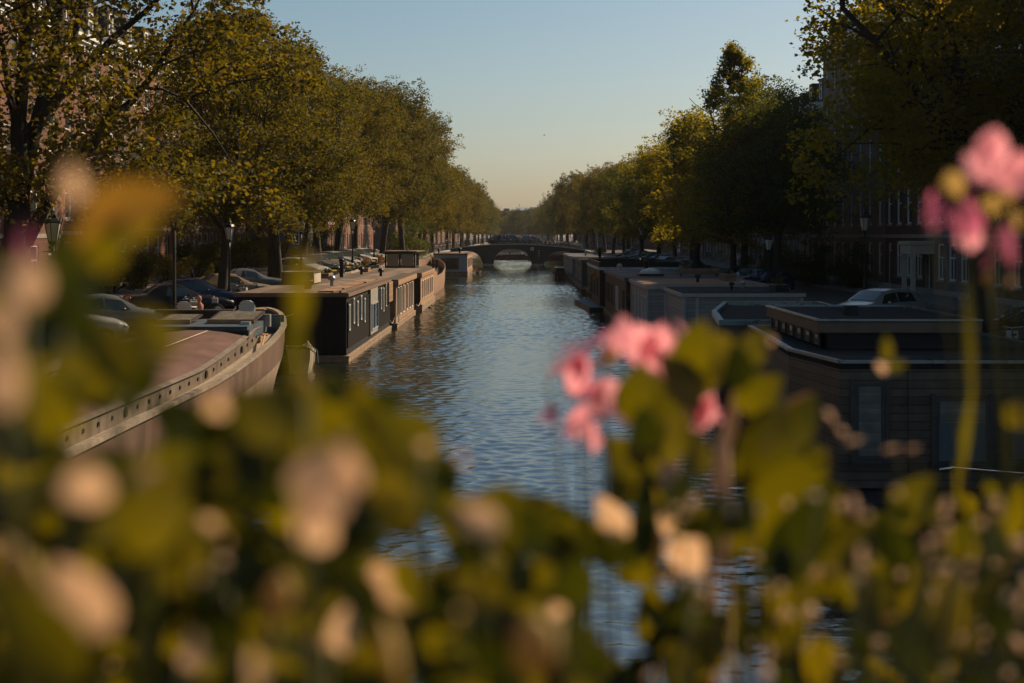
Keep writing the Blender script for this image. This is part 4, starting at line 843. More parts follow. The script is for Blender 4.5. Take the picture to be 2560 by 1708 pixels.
# bird, traffic sign
bd = thing('flying_bird', 'small dark bird gliding in the clear sky above the canal', 'bird', tuple(P(1361,338,150)), R(20))
b_ = MB().ellip((0,0,0),(.11,.04,.035),8,5); b_.add([(.05,.03,.01),(-.05,.03,.01),(-.07,.19,.05),(-.03,.30,.02),(0,.19,.06)],[(0,1,2,3,4)]); b_.add([(.05,-.03,.01),(-.05,-.03,.01),(-.07,-.19,.05),(-.03,-.30,.02),(0,-.19,.06)],[(0,1,2,3,4)]); b_.add([(-.1,0,0),(-.18,.04,0),(-.18,-.04,0)],[(0,1,2)])
b_.build('body', rubber, bd)
ts = thing('traffic_sign', 'round blue sign on a pole at the shaded end of the bridge', 'sign', (14.0,252,GZ)); MB().tube([(0,0,0),(0,0,3.3)],.04,6).build('pole', metal_grey, ts)
MB().lathe([(.38,-.02),(.38,.02)],20).xf(Matrix.Rotation(R(90),4,'X')).build('disc', mat('sign_blue', (.03,.16,.22), .4, var=.05), ts, loc=(0,-.06,3.1))
# ---------------------------------------------------------------- houseboats
def ark_window(t, side_x, y, w_, z, h_, frm=white_paint, n=1, face='side', pm=pane_m):
    """window part on the canal side (face side: plane x) or on the near end (face end: plane y=0); n panes side by side"""
    o = thing('x','x','x') if False else None
    m = MB(); th = .05
    if face == 'side':
        s_ = 1 if side_x > 0 else -1; x0, x1 = side_x+s_*.003, side_x+s_*.055
        m.box(x0,x1,y,y+w_,z,z+.06).box(x0,x1,y,y+w_,z+h_-.06,z+h_)
        for k in range(n+1): yy = y+(w_-.06)*k/n; m.box(x0,x1-.002*s_,yy,yy+.06,z+.06,z+h_-.06)
        f = m.build('window', frm, t); x2 = side_x+s_*.02
        MB().quad((x2,y+.03,z+.03),(x2,y+w_-.03,z+.03),(x2,y+w_-.03,z+h_-.03),(x2,y+.03,z+h_-.03)).build('pane', pm, f)
    else:
        m.box(side_x,side_x+w_,y-.055,y-.003,z,z+.06).box(side_x,side_x+w_,y-.055,y-.003,z+h_-.06,z+h_)
        for k in range(n+1): xx = side_x+(w_-.06)*k/n; m.box(xx,xx+.06,y-.053,y-.003,z+.06,z+h_-.06)
        f = m.build('window', frm, t)
        MB().quad((side_x+.03,y-.02,z+.03),(side_x+w_-.03,y-.02,z+.03),(side_x+w_-.03,y-.02,z+h_-.03),(side_x+.03,y-.02,z+h_-.03)).build('pane', pm, f)
    return f
def ark(label, x0, x1, y0, y1, zt, wall, roofm, fascia, fh=.16, over=.12, pont=.28, pover=.12, base=0., camber=0.):
    """box houseboat on a concrete pontoon; returned thing has its origin at x0,y0 on the water"""
    t = thing('houseboat', label, 'houseboat', (x0,y0,0)); W, L_ = x1-x0, y1-y0
    MB().box(-pover,W+pover,-pover,L_+pover,-.5,pont).build('pontoon', concrete, t, bevel=.02)
    MB().box(-pover-.02,W+pover+.02,-pover-.02,L_+pover+.02,pont-.1,pont-.02).build('rubbing_strip', wood_brown, t)
    MB().box(0,W,0,L_,pont+.003,zt-fh).build('wall', wall, t)
    m = MB().box(-over,W+over,-over,L_+over,zt-fh+.002,zt-.01).build('fascia', fascia, t)
    MB().box(-over+.05,W+over-.05,-over+.05,L_+over-.05,zt-.009,zt+.02).build('roof', roofm, t)
    return t
def roof_thing(nm, label, cat, loc, rz=0, group=None): return thing(nm, label, cat, loc, rz, group)
def cowl(loc, s, label, m=iron):
    t = thing('roof_vent', label, 'vent', loc, 0, 'vents on the houseboat roofs'); MB().lathe([(.07*s,0),(.07*s,.28*s)],8).build('pipe', m, t)
    MB().lathe([(.15*s,.24*s),(.16*s,.3*s),(.1*s,.4*s),(.02,.42*s)],10).build('cap', m, t, True)
# --- black houseboat with the white window slits
t = ark('long black boarded houseboat with a flat brown roof and pale window slits along its side', -12.3,-7.5,62,82.6,3.0, tar, felt, mat('fascia_brown', (.16,.10,.065), .7, var=.2))
MB().box(4.82,4.86,.15,20.4,.6,2.6).build('side_frame', mat('black_frame', (.008,.0075,.007), .8, var=.3, spec=.08, planks=('y',.42), gap=.2), t)
for k, yy in enumerate((.25,1.9,3.4,4.9,6.4,14.6,16.0,17.5)): ark_window(t, 4.86, yy, .36, 1.55 if k%2 else 1.35, 1.15 if k < 6 else 1.3, white_paint, 1)
MB().box(4.861,4.93,9.0,12.6,.55,2.82).build('grey_panel', mat('grey_panel', (.26,.24,.22), .6, var=.1), t)
ark_window(t, 4.93, 9.3, 3.0, .75, 1.35, mat('frame_grey', (.3,.3,.3), .5), 2)
MB().box(4.9,5.02,18.2,20.5,1.75,2.88).build('side_screen', wood_brown, t)
MB().box(4.5,4.6,-.1,20.7,3.021,3.10).build('gutter', mat('fascia_brown', (.16,.10,.065)), t)
for i,(a,b_,c,d) in enumerate([(3.5,4.2,.4,3.4),(3.55,4.25,3.8,7.6),(3.5,4.2,8.2,12.4),(3.55,4.3,12.8,17.5)]):
    q = roof_thing('roof_planks', 'weathered plank duckboard on the black houseboat roof, %s from the near end' % ORD[i], 'planks', (-12.3,62,3.02), 0, 'duckboards along the black houseboat roof'); MB().box(a,b_,c,d,.02,.07).box(a+.05,a+.13,c+.1,d-.1,0,.02).box(b_-.13,b_-.05,c+.1,d-.1,0,.02).build('boards', wood_brown, q)
q = thing('roof_cabin', 'low box cabin with a pale end standing on the black houseboat roof', 'cabin', (-12.0,72,3.02)); MB().box(0,1.6,0,2.6,0,.6).build('wall', mat('cabin_dark', (.06,.05,.035), .8), q); MB().box(-.05,1.65,-.05,2.65,.603,.66).build('roof', felt, q); MB().box(1.603,1.65,.1,2.5,.08,.55).build('end_panel', cream_paint, q)
pt = thing('plant_pot', 'terracotta pot with dry plant on the black houseboat roof', 'plant pot', (-9.85,66.5,3.02)); MB().lathe([(.16,0),(.22,.36),(.24,.36),(.24,.42),(.20,.42)],12).build('pot', mat('terracotta', (.3,.13,.08), .8), pt, True)
m = MB()
for k in range(14): a = k*.7; m.tube([(0,0,.38),(.15*math.cos(a),.15*math.sin(a),.5+.03*(k%4)),(.3*math.cos(a),.3*math.sin(a),.42+.03*(k%3))],.008,4)
m.build('dry_stem', bark, pt)
cowl((-9.25,70.5,3.02),1.25,'pale mushroom vent on the black houseboat roof', metal_grey)
cowl((-8.9,92,2.87),1.3,'rounded dark vent on the roof of the brown slatted houseboat'); cowl((-10.6,96,2.87),1.3,'dark vent left of the rounded one on the brown roof')
q = thing('chimney_pipe', 'black stove pipe rising from the brown flat roof', 'chimney', (-11.2,90,2.87)); MB().lathe([(.12,0),(.12,1.0),(.16,1.0),(.16,1.14),(.05,1.2)],10).build('pipe', iron, q, True)
# --- brown houseboat with tall windows
t = ark('brown slatted houseboat with tall white framed windows behind the black one', -12.2,-7.35,85,100,2.87, wood_brown, felt, wood_warm, fh=.34, over=.2)
for yy in (1.2,3.0,5.2,8.0,10.4,12.4): ark_window(t, 4.85, yy, .95, .65, 1.75, white_paint, 1)
ark_window(t, 3.3, 0, 1.1, .6, 1.8, cream_paint, 1, 'end')
MB().tube([(4.87,-.22,.3),(4.9,-.22,2.4)],.04,6).tube([(5.07,-.22,.35),(5.09,-.2,2.35)],.03,6).build('drain_pipe', cream_paint, t)
# --- tan houseboat
t = ark('tan boarded houseboat with a row of slim windows and dark near end', -12.0,-7.12,103.6,119.5,2.78, wood_warm, felt, wood_warm, fh=.3, over=.1, pont=.5)
MB().box(0,4.85,-.035,-.003,.5,2.46).build('end_boards', mat('dark_end', (.03,.024,.02), .6, planks=('x',.2)), t)
for yy in (1.6,4.0,6.4,8.6,11.0,13.2): ark_window(t, 4.88, yy, .7, .85, 1.35, white_paint, 1)
ark_window(t, 3.4, -.035, .5, 2.0, .2, white_paint, 1, 'end')

# --- hull loft shared by barges and dinghies
def hull(stations, nsec=8):
    """stations: (y, half_width_at_rail, rail_z, half_width_at_water, keel_z); returns both sides of the shell as one skin"""
    rings = []
    for y, hw, rz_, ww, kz in stations:
        pr = [(hw, rz_), (hw*.995+ww*.005, rz_*.8), (hw*.85+ww*.15, rz_*.55), ((hw+ww*2)/3, rz_*.25), (ww, 0), (ww*.9, kz*.55), (ww*.6, kz*.9), (0, kz)]
        rings.append([(x,y,z) for x,z in pr]+[(-x,y,z) for x,z in pr[-2::-1]])
    n = len(rings[0]); m = MB(); m.add([p for r_ in rings for p in r_], [(i*n+k,i*n+k+1,(i+1)*n+k+1,(i+1)*n+k) for i in range(len(rings)-1) for k in range(n-1)])
    return m
def strip(a, b, m=None):
    m = m or MB(); m.add(list(a)+list(b), [(i,i+1,len(a)+i+1,len(a)+i) for i in range(len(a)-1)]); return m
def interp(tab, y):
    for p, q in zip(tab, tab[1:]):
        if p[0] <= y <= q[0]:
            t_ = (y-p[0])/(q[0]-p[0]); t_ = t_; return [p[i]+(q[i]-p[i])*t_ for i in range(len(p))]
    return list(tab[0] if y < tab[0][0] else tab[-1])
# --- the big steel barge
XC = -10.2
bg_ = thing('canal_barge', 'big old steel barge with a brown hatch roof and pale rounded gunwale', 'barge', (XC,12,0))
RT_ = [(0,2.3,1.62),(25,2.3,1.62),(28,2.29,1.7),(31,2.27,1.84),(34,2.2,2.0),(37,2.03,2.16),(39,1.82,2.26),(41,1.48,2.36),(43,1.02,2.45),(44.3,.6,2.5),(45.1,.2,2.53),(45.35,.01,2.54)]
ST = [];
for k in range(0, 61):
    y = 45.35*(1-(1-k/60)**1.5) if k > 0 else 0; _, hw, rz_ = interp(RT_, y); f = max(0,(y-34)/11.35)
    ST.append((y, hw, rz_, max(.01,hw*(1-.10-.5*f**1.6)), -.7))
hl = hull(ST); 
hull_m = mat('hull_brown', (.115,.07,.048), .5, scale=1.2, var=.3, streak=.12, bump=.15); low_m = mat('hull_taupe', (.25,.175,.125), .6, scale=1.5, var=.3, streak=.15)
ho = hl.build('hull', [hull_m, low_m], bg_, True)
for p in ho.data.polygons:
    c_ = p.center; lim_z = .62+max(0,(c_.y-24)/21)**1.5*1.0
    if c_.z < lim_z: p.material_index = 1
def off(tab_y, dx, dz): _, hw, rz_ = interp(RT_, tab_y); return hw, rz_
ys_ = [s[0] for s in ST]
def rail_line(sg_, inset, dz): return [(sg_*max(.0,interp(RT_,y)[1]-inset), y-(.0 if y < 44 else (y-44)*inset*.6), interp(RT_,y)[2]+dz) for y in ys_]
rl = MB()
for sg_ in (1,-1):
    a, b_, c1, d1 = rail_line(sg_,-.07,.0), rail_line(sg_,.12,.0), rail_line(sg_,-.07,.09), rail_line(sg_,.12,.09)
    for p, q in ((a,c1),(c1,d1),(d1,b_),(b_,a)): strip(p,q,rl)
rl.build('gunwale', mat('gunwale_pale', (.23,.185,.135), .6, scale=4, var=.3), bg_)
dk = MB(); strip(rail_line(1,.1,-.16), rail_line(-1,.1,-.16), dk); dk.build('deck', mat('deck_pale', (.27,.21,.15), .7, scale=2, var=.2, planks=('x',.6), gap=.8), bg_)
bw = MB()                                            # bulwark inside of the raised end
for sg_ in (1,-1): strip([p for p in rail_line(sg_,.11,0) if p[1] > 34], [p for p in rail_line(sg_,.11,-.42) if p[1] > 34], bw)
bw.build('bulwark', mat('deck_slate', (.06,.08,.10), .5, var=.2), bg_)
def cz(y): return 1.86 if y < 26 else 1.86+.58*min(1,(y-26)/8.5)**1.3
cy = [k*36.4/40 for k in range(41)]; cm_ = MB(); cmz = lambda y: interp(RT_,y)[2]-.16
def chw(y): return min(1.62, interp(RT_,y)[1]-.62)
for sg_ in (1,-1): strip([(sg_*chw(y),y,cmz(y)) for y in cy],[(sg_*chw(y),y,cz(y)) for y in cy],cm_); strip([(sg_*(chw(y)+.07),y,cz(y)) for y in cy],[(sg_*(chw(y)-.08),y,cz(y)+.06) for y in cy],cm_); strip([(sg_*(chw(y)+.07),y,cz(y)) for y in cy],[(sg_*(chw(y)+.0),y,cz(y)-.01) for y in cy],cm_)
cm_.quad((-chw(36.4),36.4,cmz(36.4)),(chw(36.4),36.4,cmz(36.4)),(chw(36.4),36.4,cz(36.4)),(-chw(36.4),36.4,cz(36.4)))
co_ = cm_.build('coaming', mat('coaming_taupe', (.13,.10,.075), .6, scale=3, var=.3, streak=.3), bg_)
for k in range(26):
    y = 10+k*1.0; big = k in (9,17,22); z = (cmz(y)+cz(y))/2
    q = MB().lathe([(.03,-.02),(.05,-.02),(.05,.02),(.03,.02)],10) if not big else MB().lathe([(.06,-.03),(.11,-.03),(.11,.03),(.06,.03)],14)
    q.xf(Matrix.Rotation(R(90),4,'Y')); q.build('porthole', iron, bg_, loc=(chw(y)+.01,y,z), bevel=0)
hx = MB(); hy = [k*33.0/32 for k in range(33)]; us = [-1,-.6,-.2,.2,.6,1]
for a, b_ in zip(us, us[1:]): strip([(a*(chw(y)-.09),y,cz(y)+.05+.16*(1-a*a)) for y in hy],[(b_*(chw(y)-.09),y,cz(y)+.05+.16*(1-b_*b_)) for y in hy],hx)
hx.build('hatch_roof', mat('hatch_brown', (.125,.068,.050), .65, scale=1.3, var=.22, bump=.15, streak=1), bg_)
MB().tube([(.4,32.8,cz(33)+.2),(.1,30,2.35),(-.5,26,2.08),(-1.2,19,2.03)],.015,5).build('rope', mat('rope', (.45,.38,.28), .8), bg_)
zt = cz(34)
MB().prism([(-1.6,33.2),(1.58,33.2),(1.5,37.2),(-1.5,37.2)],zt-.2,zt+.22).build('fore_cabin', mat('deck_slate', (.06,.08,.10), .5, var=.2), bg_)
MB().box(-1.6,1.65,33.0,33.2,zt-.15,zt+.12).build('cabin_edge', iron, bg_)
for nm,(a,b_,c,d),rx in (('skylight_hatch',(.0,1.55,34.6,36.6),6),('skylight_hatch',(-1.6,-.5,34.4,36.2),4)):
    o = MB().box(a,b_,0,d-c,0,.07).build(nm, [mat('hatch_dark', (.05,.035,.03), .5)], bg_, loc=(0,c,zt+.26)); o.rotation_euler = (R(rx),0,0)
    MB().box(a,b_,-.03,.0,-.05,.12).box(a+.1,b_-.1,.03,d-c-.1,.072,.08,1).build('hatch_frame', [wood_warm, mat('dusty_glass', (.16,.15,.13), .2)], o)
MB().box(1.0,1.7,36.6,36.9,zt+.0,zt+.42).box(1.2,1.5,34.0,34.3,zt+.22,zt+.32).build('deck_fitting', metal_grey, bg_)
# raised end gear
MB().prism([(1.35,38.3),(1.8,38.2),(1.7,39.0),(1.3,39.0)],1.95,2.62).box(1.2,1.9,38.35,38.5,2.45,2.7).build('winch', mat('winch_green', (.10,.13,.12), .5, var=.3), bg_)
od = thing('wooden_oar', 'orange varnished oar lying along the barge side deck', 'oar', (-8.35,46.6,1.93), R(8)); MB().tube([(0,-2.4,0),(0,1,.25)],.035,6).build('shaft', mat('varnish', (.45,.2,.06), .35), od); MB().box(-.09,.09,1.0,1.7,.22,.26).build('blade', mat('varnish', (.45,.2,.06)), od)
bd_ = thing('bench_board', 'long dark bench board standing across the barge end before the plastic chairs', 'bench', (XC,49.6,2.3)); MB().box(-2.45,.25,0,.09,.3,.58).build('board', mat('board_black', (.03,.028,.025), .6), bd_); MB().box(-2.45,.27,-.03,.12,.58,.63).build('top_edge', mat('fascia_brown', (.16,.10,.065)), bd_)
for x in (-2.3,-1.1,.1): MB().box(x,x+.08,.0,.08,-.3,.3).build('leg', iron, bd_)
def plastic_chair(loc, rz, label):
    t = thing('plastic_chair', label, 'chair', loc, rz, 'white plastic chairs on the barge'); wp = mat('white_plastic', (.55,.54,.52), .4, var=.04)
    s = MB(); n = 9
    for z0_, z1_, w0, w1, y0_, y1_ in ((.42,.62,.24,.27,.2,.26),(.62,.78,.27,.24,.26,.31),(.78,.87,.24,.12,.31,.34)):
        for u0, u1 in zip(np.linspace(-1,1,n), np.linspace(-1,1,n)[1:]): s.quad((u0*w0,y0_-.06*u0*u0,z0_),(u1*w0,y0_-.06*u1*u1,z0_),(u1*w1,y1_-.06*u1*u1,z1_),(u0*w1,y1_-.06*u0*u0,z1_))
    b = s.build('backrest', wp, t); so_ = b.modifiers.new('s','SOLIDIFY'); so_.thickness = .015
    MB().box(-.25,.25,-.24,.22,.40,.43).build('seat', wp, t, bevel=.01)
    for x in (-.27,.27): MB().tube([(x,-.22,0),(x,-.22,.60),(x,-.18,.65),(x,.16,.66),(x,.26,.70)],.022,6).build('armrest', wp, t); MB().tube([(x,.26,0),(x,.22,.45)],.022,6).build('leg', wp, t); MB().tube([(x,-.24,0),(x,-.22,.40)],.022,6).build('leg', wp, t)
plastic_chair((-9.85,51.6,2.30),R(190),'white plastic armchair at the end of the dark bench board'); plastic_chair((-11.85,50.9,2.30),R(165),'white plastic armchair behind the middle of the dark bench board')
tag(MB().prism([(-12.0,50.2),(-8.6,50.2),(-9.0,52.4),(-9.4,53.6),(-11.0,53.6),(-11.6,52.4)],2.22,2.3).build('afterdeck', mat('deck_slate', (.06,.08,.10)), bg_, loc=(10.2,-12,0)))
tb_ = thing('round_table', 'low round wooden table on the barge end beside the armchair', 'table', (-9.9,54,2.3)); MB().lathe([(.3,.38),(.33,.40),(.33,.44),(.3,.45)],16).build('tabletop', wood_brown, tb_); MB().lathe([(.18,0),(.05,.04),(.05,.379)],8).build('leg', iron, tb_)
fg = thing('carved_figure', 'small carved wooden figure standing between the plastic chairs', 'figurine', (-11.5,51.2,2.3)); MB().lathe([(.14,0),(.16,.1),(.12,.35),(.15,.55),(.16,.72),(.06,.82),(.1,.9),(.09,1.0),(.02,1.06)],10).build('body', mat('figure_wood', (.28,.13,.09), .5, planks=('z',.09), gap=.5), fg, True)
# fenders and mooring bits: grey tarped dinghy between barge and black houseboat
dn = thing('dinghy', 'small grey rowing boat under a sagging tarp between the barge and the black houseboat', 'boat', (-8.75,56.6,0), R(3))
DS = [(0,.46,.98,.36,-.1),(.5,.5,.85,.4,-.12),(1.5,.52,.7,.42,-.14),(2.6,.42,.72,.3,-.12),(3.3,.22,.82,.1,-.08),(3.7,.01,.95,.005,-.02)]
hull(DS).add([(-.46,0,.98),(.46,0,.98),(.36,0,0),(-.36,0,0)],[(0,1,2,3)]).build('hull', mat('dinghy_grey', (.28,.25,.20), .6, scale=4, var=.35, streak=.3), dn, True)
tp = MB(); nx = 9
for j in range(10):
    for i in range(nx-1):
        def T(i_, j_): y = j_*.36-.05; hw = interp(DS, max(0,y))[1]+.03; u = -1+2*i_/(nx-1); return (u*hw, y, interp(DS,max(0,y))[2]+.10*(1-u*u)-.07*math.sin(j_*1.3+i_*.8)*(1-u*u)+.03)
        tp.quad(T(i,j),T(i+1,j),T(i+1,j+1),T(i,j+1))
tp.build('tarp', mat('tarp', (.22,.18,.13), .8, var=.3), dn)
MB().tube([(-.46,-.02,.99),(-.5,-.03,1.12),(.5,-.03,1.12),(.46,-.02,.99)],.02,5).tube([(.5,.1,1.1),(.75,-.1,.95),(.8,-.15,.45)],.018,5).tube([(.62,.1,1.05),(.62,-.1,.55),(.55,-.15,.1)],.018,5).build('ladder_hook', metal_grey, dn)
# --- brown wheelhouse barge
w5 = thing('wheelhouse_barge', 'brown ribbed barge with a dark wheelhouse and upswept bow moored past the tan houseboat', 'barge', (-9.9,120.3,0))
R5 = [(0,1.6,1.1),(2,2.0,1.05),(6,2.15,1.0),(24,2.15,1.15),(32,2.05,1.5),(37,1.7,1.85),(40,1.1,2.15),(42,.3,2.35),(42.4,.02,2.4)]
S5 = [(y, interp(R5,y)[1], interp(R5,y)[2], max(.01,interp(R5,y)[1]*(.95-.5*max(0,(y-32)/10.4)**1.5)), -.6) for y in [42.4*k/40 for k in range(41)]]
hull(S5).build('hull', mat('hull_tan', (.27,.165,.11), .6, planks=('y',.9), var=.12, gap=.75), w5, True)
bw5 = MB()
for sg_ in (1,-1): strip([(sg_*s[1],s[0],s[2]) for s in S5],[(sg_*(s[1]+.05),s[0],s[2]+.62) for s in S5],bw5)
bo = bw5.build('bulwark', mat('bulwark_tan', (.30,.19,.13), .6, planks=('y',.3), var=.12, gap=.8), w5); bo.modifiers.new('s','SOLIDIFY').thickness = .05
strip([(s[1]-.03,s[0],s[2]-.1) for s in S5],[(-s[1]+.03,s[0],s[2]-.1) for s in S5],MB()).build('deck', felt, w5)
MB().box(-1.6,1.5,8,27,.9,1.75).box(-1.5,1.4,8.05,26.95,1.752,1.85).build('hold_cover', wood_warm, w5)
for k in range(5): MB().box(.2+k*.02,1.3,27.6+k*.9,28.2+k*.9,1.1+k*.1,1.9+.05*k).build('deck_box', [wood_warm,wood_brown,mat('blue_cover',(.04,.10,.2),.6)][k%3], w5)
for (a,b_) in ((.9,29.5),(1.1,34),(1.25,30.5)): MB().lathe([(.09,0),(.09,1.6),(.13,1.6),(.12,1.7)],8,c=(a,b_,1.2)).build('bollard', iron, w5)
wh = thing('wheelhouse', 'dark wheelhouse with two big pale square windows facing the flowers', 'wheelhouse', (-12.0,124.0,1.7)); 
del wh['category'], wh['label']; wh.parent = w5; wh.location = (-1.55,1.6,1.7)
MB().box(0,2.6,0,4.6,-.8,1.2).box(0,.14,0,.14,1.2,2.25).box(1.2,1.36,0,.14,1.2,2.25).box(2.46,2.6,0,.14,1.2,2.25).box(2.46,2.6,2.2,2.36,1.2,2.25).box(2.46,2.6,4.46,4.6,1.2,2.25).box(0,.14,4.46,4.6,1.2,2.25).box(0,2.6,0,4.6,2.25,2.42).build('cabin', mat('wheel_black', (.02,.02,.022), .5, var=.2), wh)
gpale = glass('dusty_pane', (.15,.16,.13), .25)
for a, b_ in ((.17,1.18),(1.39,2.44)): MB().quad((a,.07,1.2),(b_,.07,1.2),(b_,.07,2.25),(a,.07,2.25)).build('window', gpale, wh)
MB().quad((2.53,.14,1.2),(2.53,2.2,1.2),(2.53,2.2,2.25),(2.53,.14,2.25)).build('side_window', gpale, wh); MB().quad((2.53,2.36,1.2),(2.53,4.46,1.2),(2.53,4.46,2.25),(2.53,2.36,2.25)).build('side_window', pane_m, wh)
MB().box(2.1,2.55,-.04,-.003,-.2,.95).build('door', wood_warm, wh)
MB().prism([(-.15,-.2),(2.75,-.2),(2.95,7.5),(-.1,7.5)],2.423,2.5).build('roof', felt, wh); MB().tube([(-.1,-.15,2.55),(-.1,-.15,2.52)],.01,3).build('roof_edge', wood_brown, wh)
MB().tube([(.4,.3,2.5),(.4,.3,3.1)],.02,4).lathe([(.1,0),(.12,.1),(.02,.16)],8,c=(1.9,1,2.5)).build('roof_fitting', chrome, wh)
# --- pale blue houseboat
t = ark('pale blue grey houseboat with one wide dark window and a sunlit tan side', -11.75,-7.15,197.5,219,3.05, mat('pale_blue_boards', (.33,.38,.44), .6, planks=('z',.22), var=.08, gap=.8), felt, mat('fascia_brown', (.16,.10,.065)), fh=.2, over=.12, pont=.55)
MB().box(4.603,4.66,0,21.5,.56,2.8).build('side_boards', wood_warm, t)
ark_window(t, 1.0, -.0, 2.5, .85, 1.6, mat('dark_frame', (.06,.05,.045), .5), 2, 'end')
for yy in (2,6,10,14,18): ark_window(t, 4.66, yy, 1.6, 1.0, 1.4, white_paint, 1)
for x,y,s,lb in ((-11.2,200,1.6,'black chimney pipe on the pale blue houseboat, by its far edge'),(-8.3,201,1.9,'stout dark vent on the pale blue houseboat roof')): cowl((x,y,3.07),s,lb)
sb = thing('small_boat', 'small open boat tied to the pale blue houseboat', 'boat', (-6.2,206,0), R(-4)); hull([(0,.6,.5,.4,-.1),(1.5,.75,.45,.6,-.15),(4,.5,.6,.35,-.1),(5,.02,.85,.01,0)]).build('hull', mat('boat_dark', (.06,.04,.035), .4), sb, True); MB().box(-.5,.5,1.2,1.5,.3,.36).box(-.45,.45,2.8,3.0,.35,.4).build('thwart', wood_warm, sb)

# ================= shaded side
clap = mat('clapboard_grey', (.29,.28,.28), .6, planks=('z',.17), var=.12, gap=.55); clap_t = mat('trim_grey', (.4,.39,.39), .55, var=.1)
dwood = mat('dark_cedar', (.10,.07,.05), .6, planks=('z',.17), var=.25, gap=.35); metal_edge = mat('zinc_edge', (.22,.26,.28), .3, .7, var=.1)
# nearest: dark cedar boat with stepped clerestory
n1 = thing('cedar_houseboat', 'dark cedar houseboat with a stepped flat roof, clerestory windows and zinc edges', 'houseboat', (6.0,28,0))
out_a = [(.55,1.0),(6.2,1.0),(6.2,12.5),(.55,12.5),(.35,8),(.12,4.2)]          # near body outline, local xy
MB().prism(out_a,.35,2.78).build('wall', dwood, n1)
MB().prism([(x+(-.15 if x < 3 else .15), y+(-.15 if y < 5 else .1)) for x,y in out_a],-.6,.34).build('hull', mat('hull_black', (.02,.02,.022), .4, var=.3), n1)
def edge_ring(outl, z, h_, w_, nm, m_, par):
    q = MB(); n = len(outl); cx_ = sum(p[0] for p in outl)/n; cy_ = sum(p[1] for p in outl)/n
    for i in range(n):
        a, b_ = Vector((*outl[i],0)), Vector((*outl[(i+1)%n],0)); d = (b_-a).normalized(); nn = Vector((d.y,-d.x,0))
        q.add([tuple(a+nn*.03+Vector((0,0,z))),tuple(b_+nn*.03+Vector((0,0,z))),tuple(b_-nn*w_+Vector((0,0,z))),tuple(a-nn*w_+Vector((0,0,z))),tuple(a+nn*.03+Vector((0,0,z+h_))),tuple(b_+nn*.03+Vector((0,0,z+h_))),tuple(b_-nn*w_+Vector((0,0,z+h_))),tuple(a-nn*w_+Vector((0,0,z+h_)))],[(3,2,1,0),(4,5,6,7),(0,1,5,4),(1,2,6,5),(2,3,7,6),(3,0,4,7)])
    return q.build(nm, m_, par)
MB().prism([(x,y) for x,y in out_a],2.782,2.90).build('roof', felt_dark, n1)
edge_ring(out_a, 2.90, .06, .10, 'roof_edge', metal_edge, n1)
for xx, w_, z_, h_ in ((.85,.62,.95,1.55),(2.5,1.1,.85,1.35),(4.0,1.6,.9,1.3)):
    f = ark_window(n1, xx, 1.0, w_, z_, h_, mat('dark_frame', (.06,.05,.045)), 1, 'end', glass('grey_pane', (.10,.115,.12), .15))
    MB().box(xx+.09,xx+w_-.09,.962,.972,z_+(.07 if xx < 1 else h_*.62),z_+h_-.07).build('blind', mat('blind_linen', (.17,.15,.13), .9, planks=('z',.045), gap=.8), f)
    MB().box(xx-.09,xx-.002,.93,.997,z_-.09,z_+h_+.09).box(xx+w_+.002,xx+w_+.09,.93,.997,z_-.09,z_+h_+.09).box(xx-.002,xx+w_+.002,.92,.997,z_-.09,z_-.002).build('frame', mat('dark_frame', (.06,.05,.045)), f)
MB().box(1.95,2.02,.95,.997,.35,2.75).build('corner_board', dwood, n1)
# recess with teal door between the near body and the bow body
MB().prism([(.7,12.503),(5.9,12.503),(5.9,14.2),(.7,14.2)],.35,2.7).build('entry_wall', mat('teal_boards', (.03,.05,.055), .5, planks=('xy',.3)), n1)
out_b = [(.45,4.6),(.6,4.6),(.6,4.6)]
up_o = [(.98,4.7),(4.5,4.7),(4.5,11.2),(.98,11.2)]
MB().prism(up_o,2.91,3.28).box(.98,1.1,4.7,11.2,2.901,3.28).build('upper_wall', mat('upper_black', (.018,.017,.017), .6, planks=('z',.15)), n1)
MB().prism([(.86,4.58),(4.62,4.58),(4.62,11.32),(.86,11.32)],3.283,3.52).build('upper_fascia', mat('fascia_olive', (.13,.09,.06), .6, var=.15), n1)
MB().prism([(.9,4.62),(4.58,4.62),(4.58,11.28),(.9,11.28)],3.522,3.545).build('upper_roof', felt_dark, n1)
edge_ring([(.86,4.58),(4.62,4.58),(4.62,11.32),(.86,11.32)],3.546,.045,.07,'upper_roof_edge',metal_edge,n1)
gp = glass('amber_pane', (.16,.13,.10), .12)
for k in range(6): # clerestory band on the canal side of the upper storey
    y = 4.85+k*1.03; q = MB().box(.93,.978,y,y+.74,2.96,2.99).box(.93,.978,y,y+.74,3.22,3.25).box(.93,.978,y,y+.05,2.99,3.22).box(.93,.978,y+.69,y+.74,2.99,3.22).build('window', mat('dark_frame', (.06,.05,.045)), n1)
    MB().quad((.96,y+.03,2.97),(.96,y+.71,2.97),(.96,y+.71,3.24),(.96,y+.03,3.24)).build('pane', gp, q)
MB().box(2.05,2.35,7.0,7.3,3.546,3.78).build('flue', iron, n1)
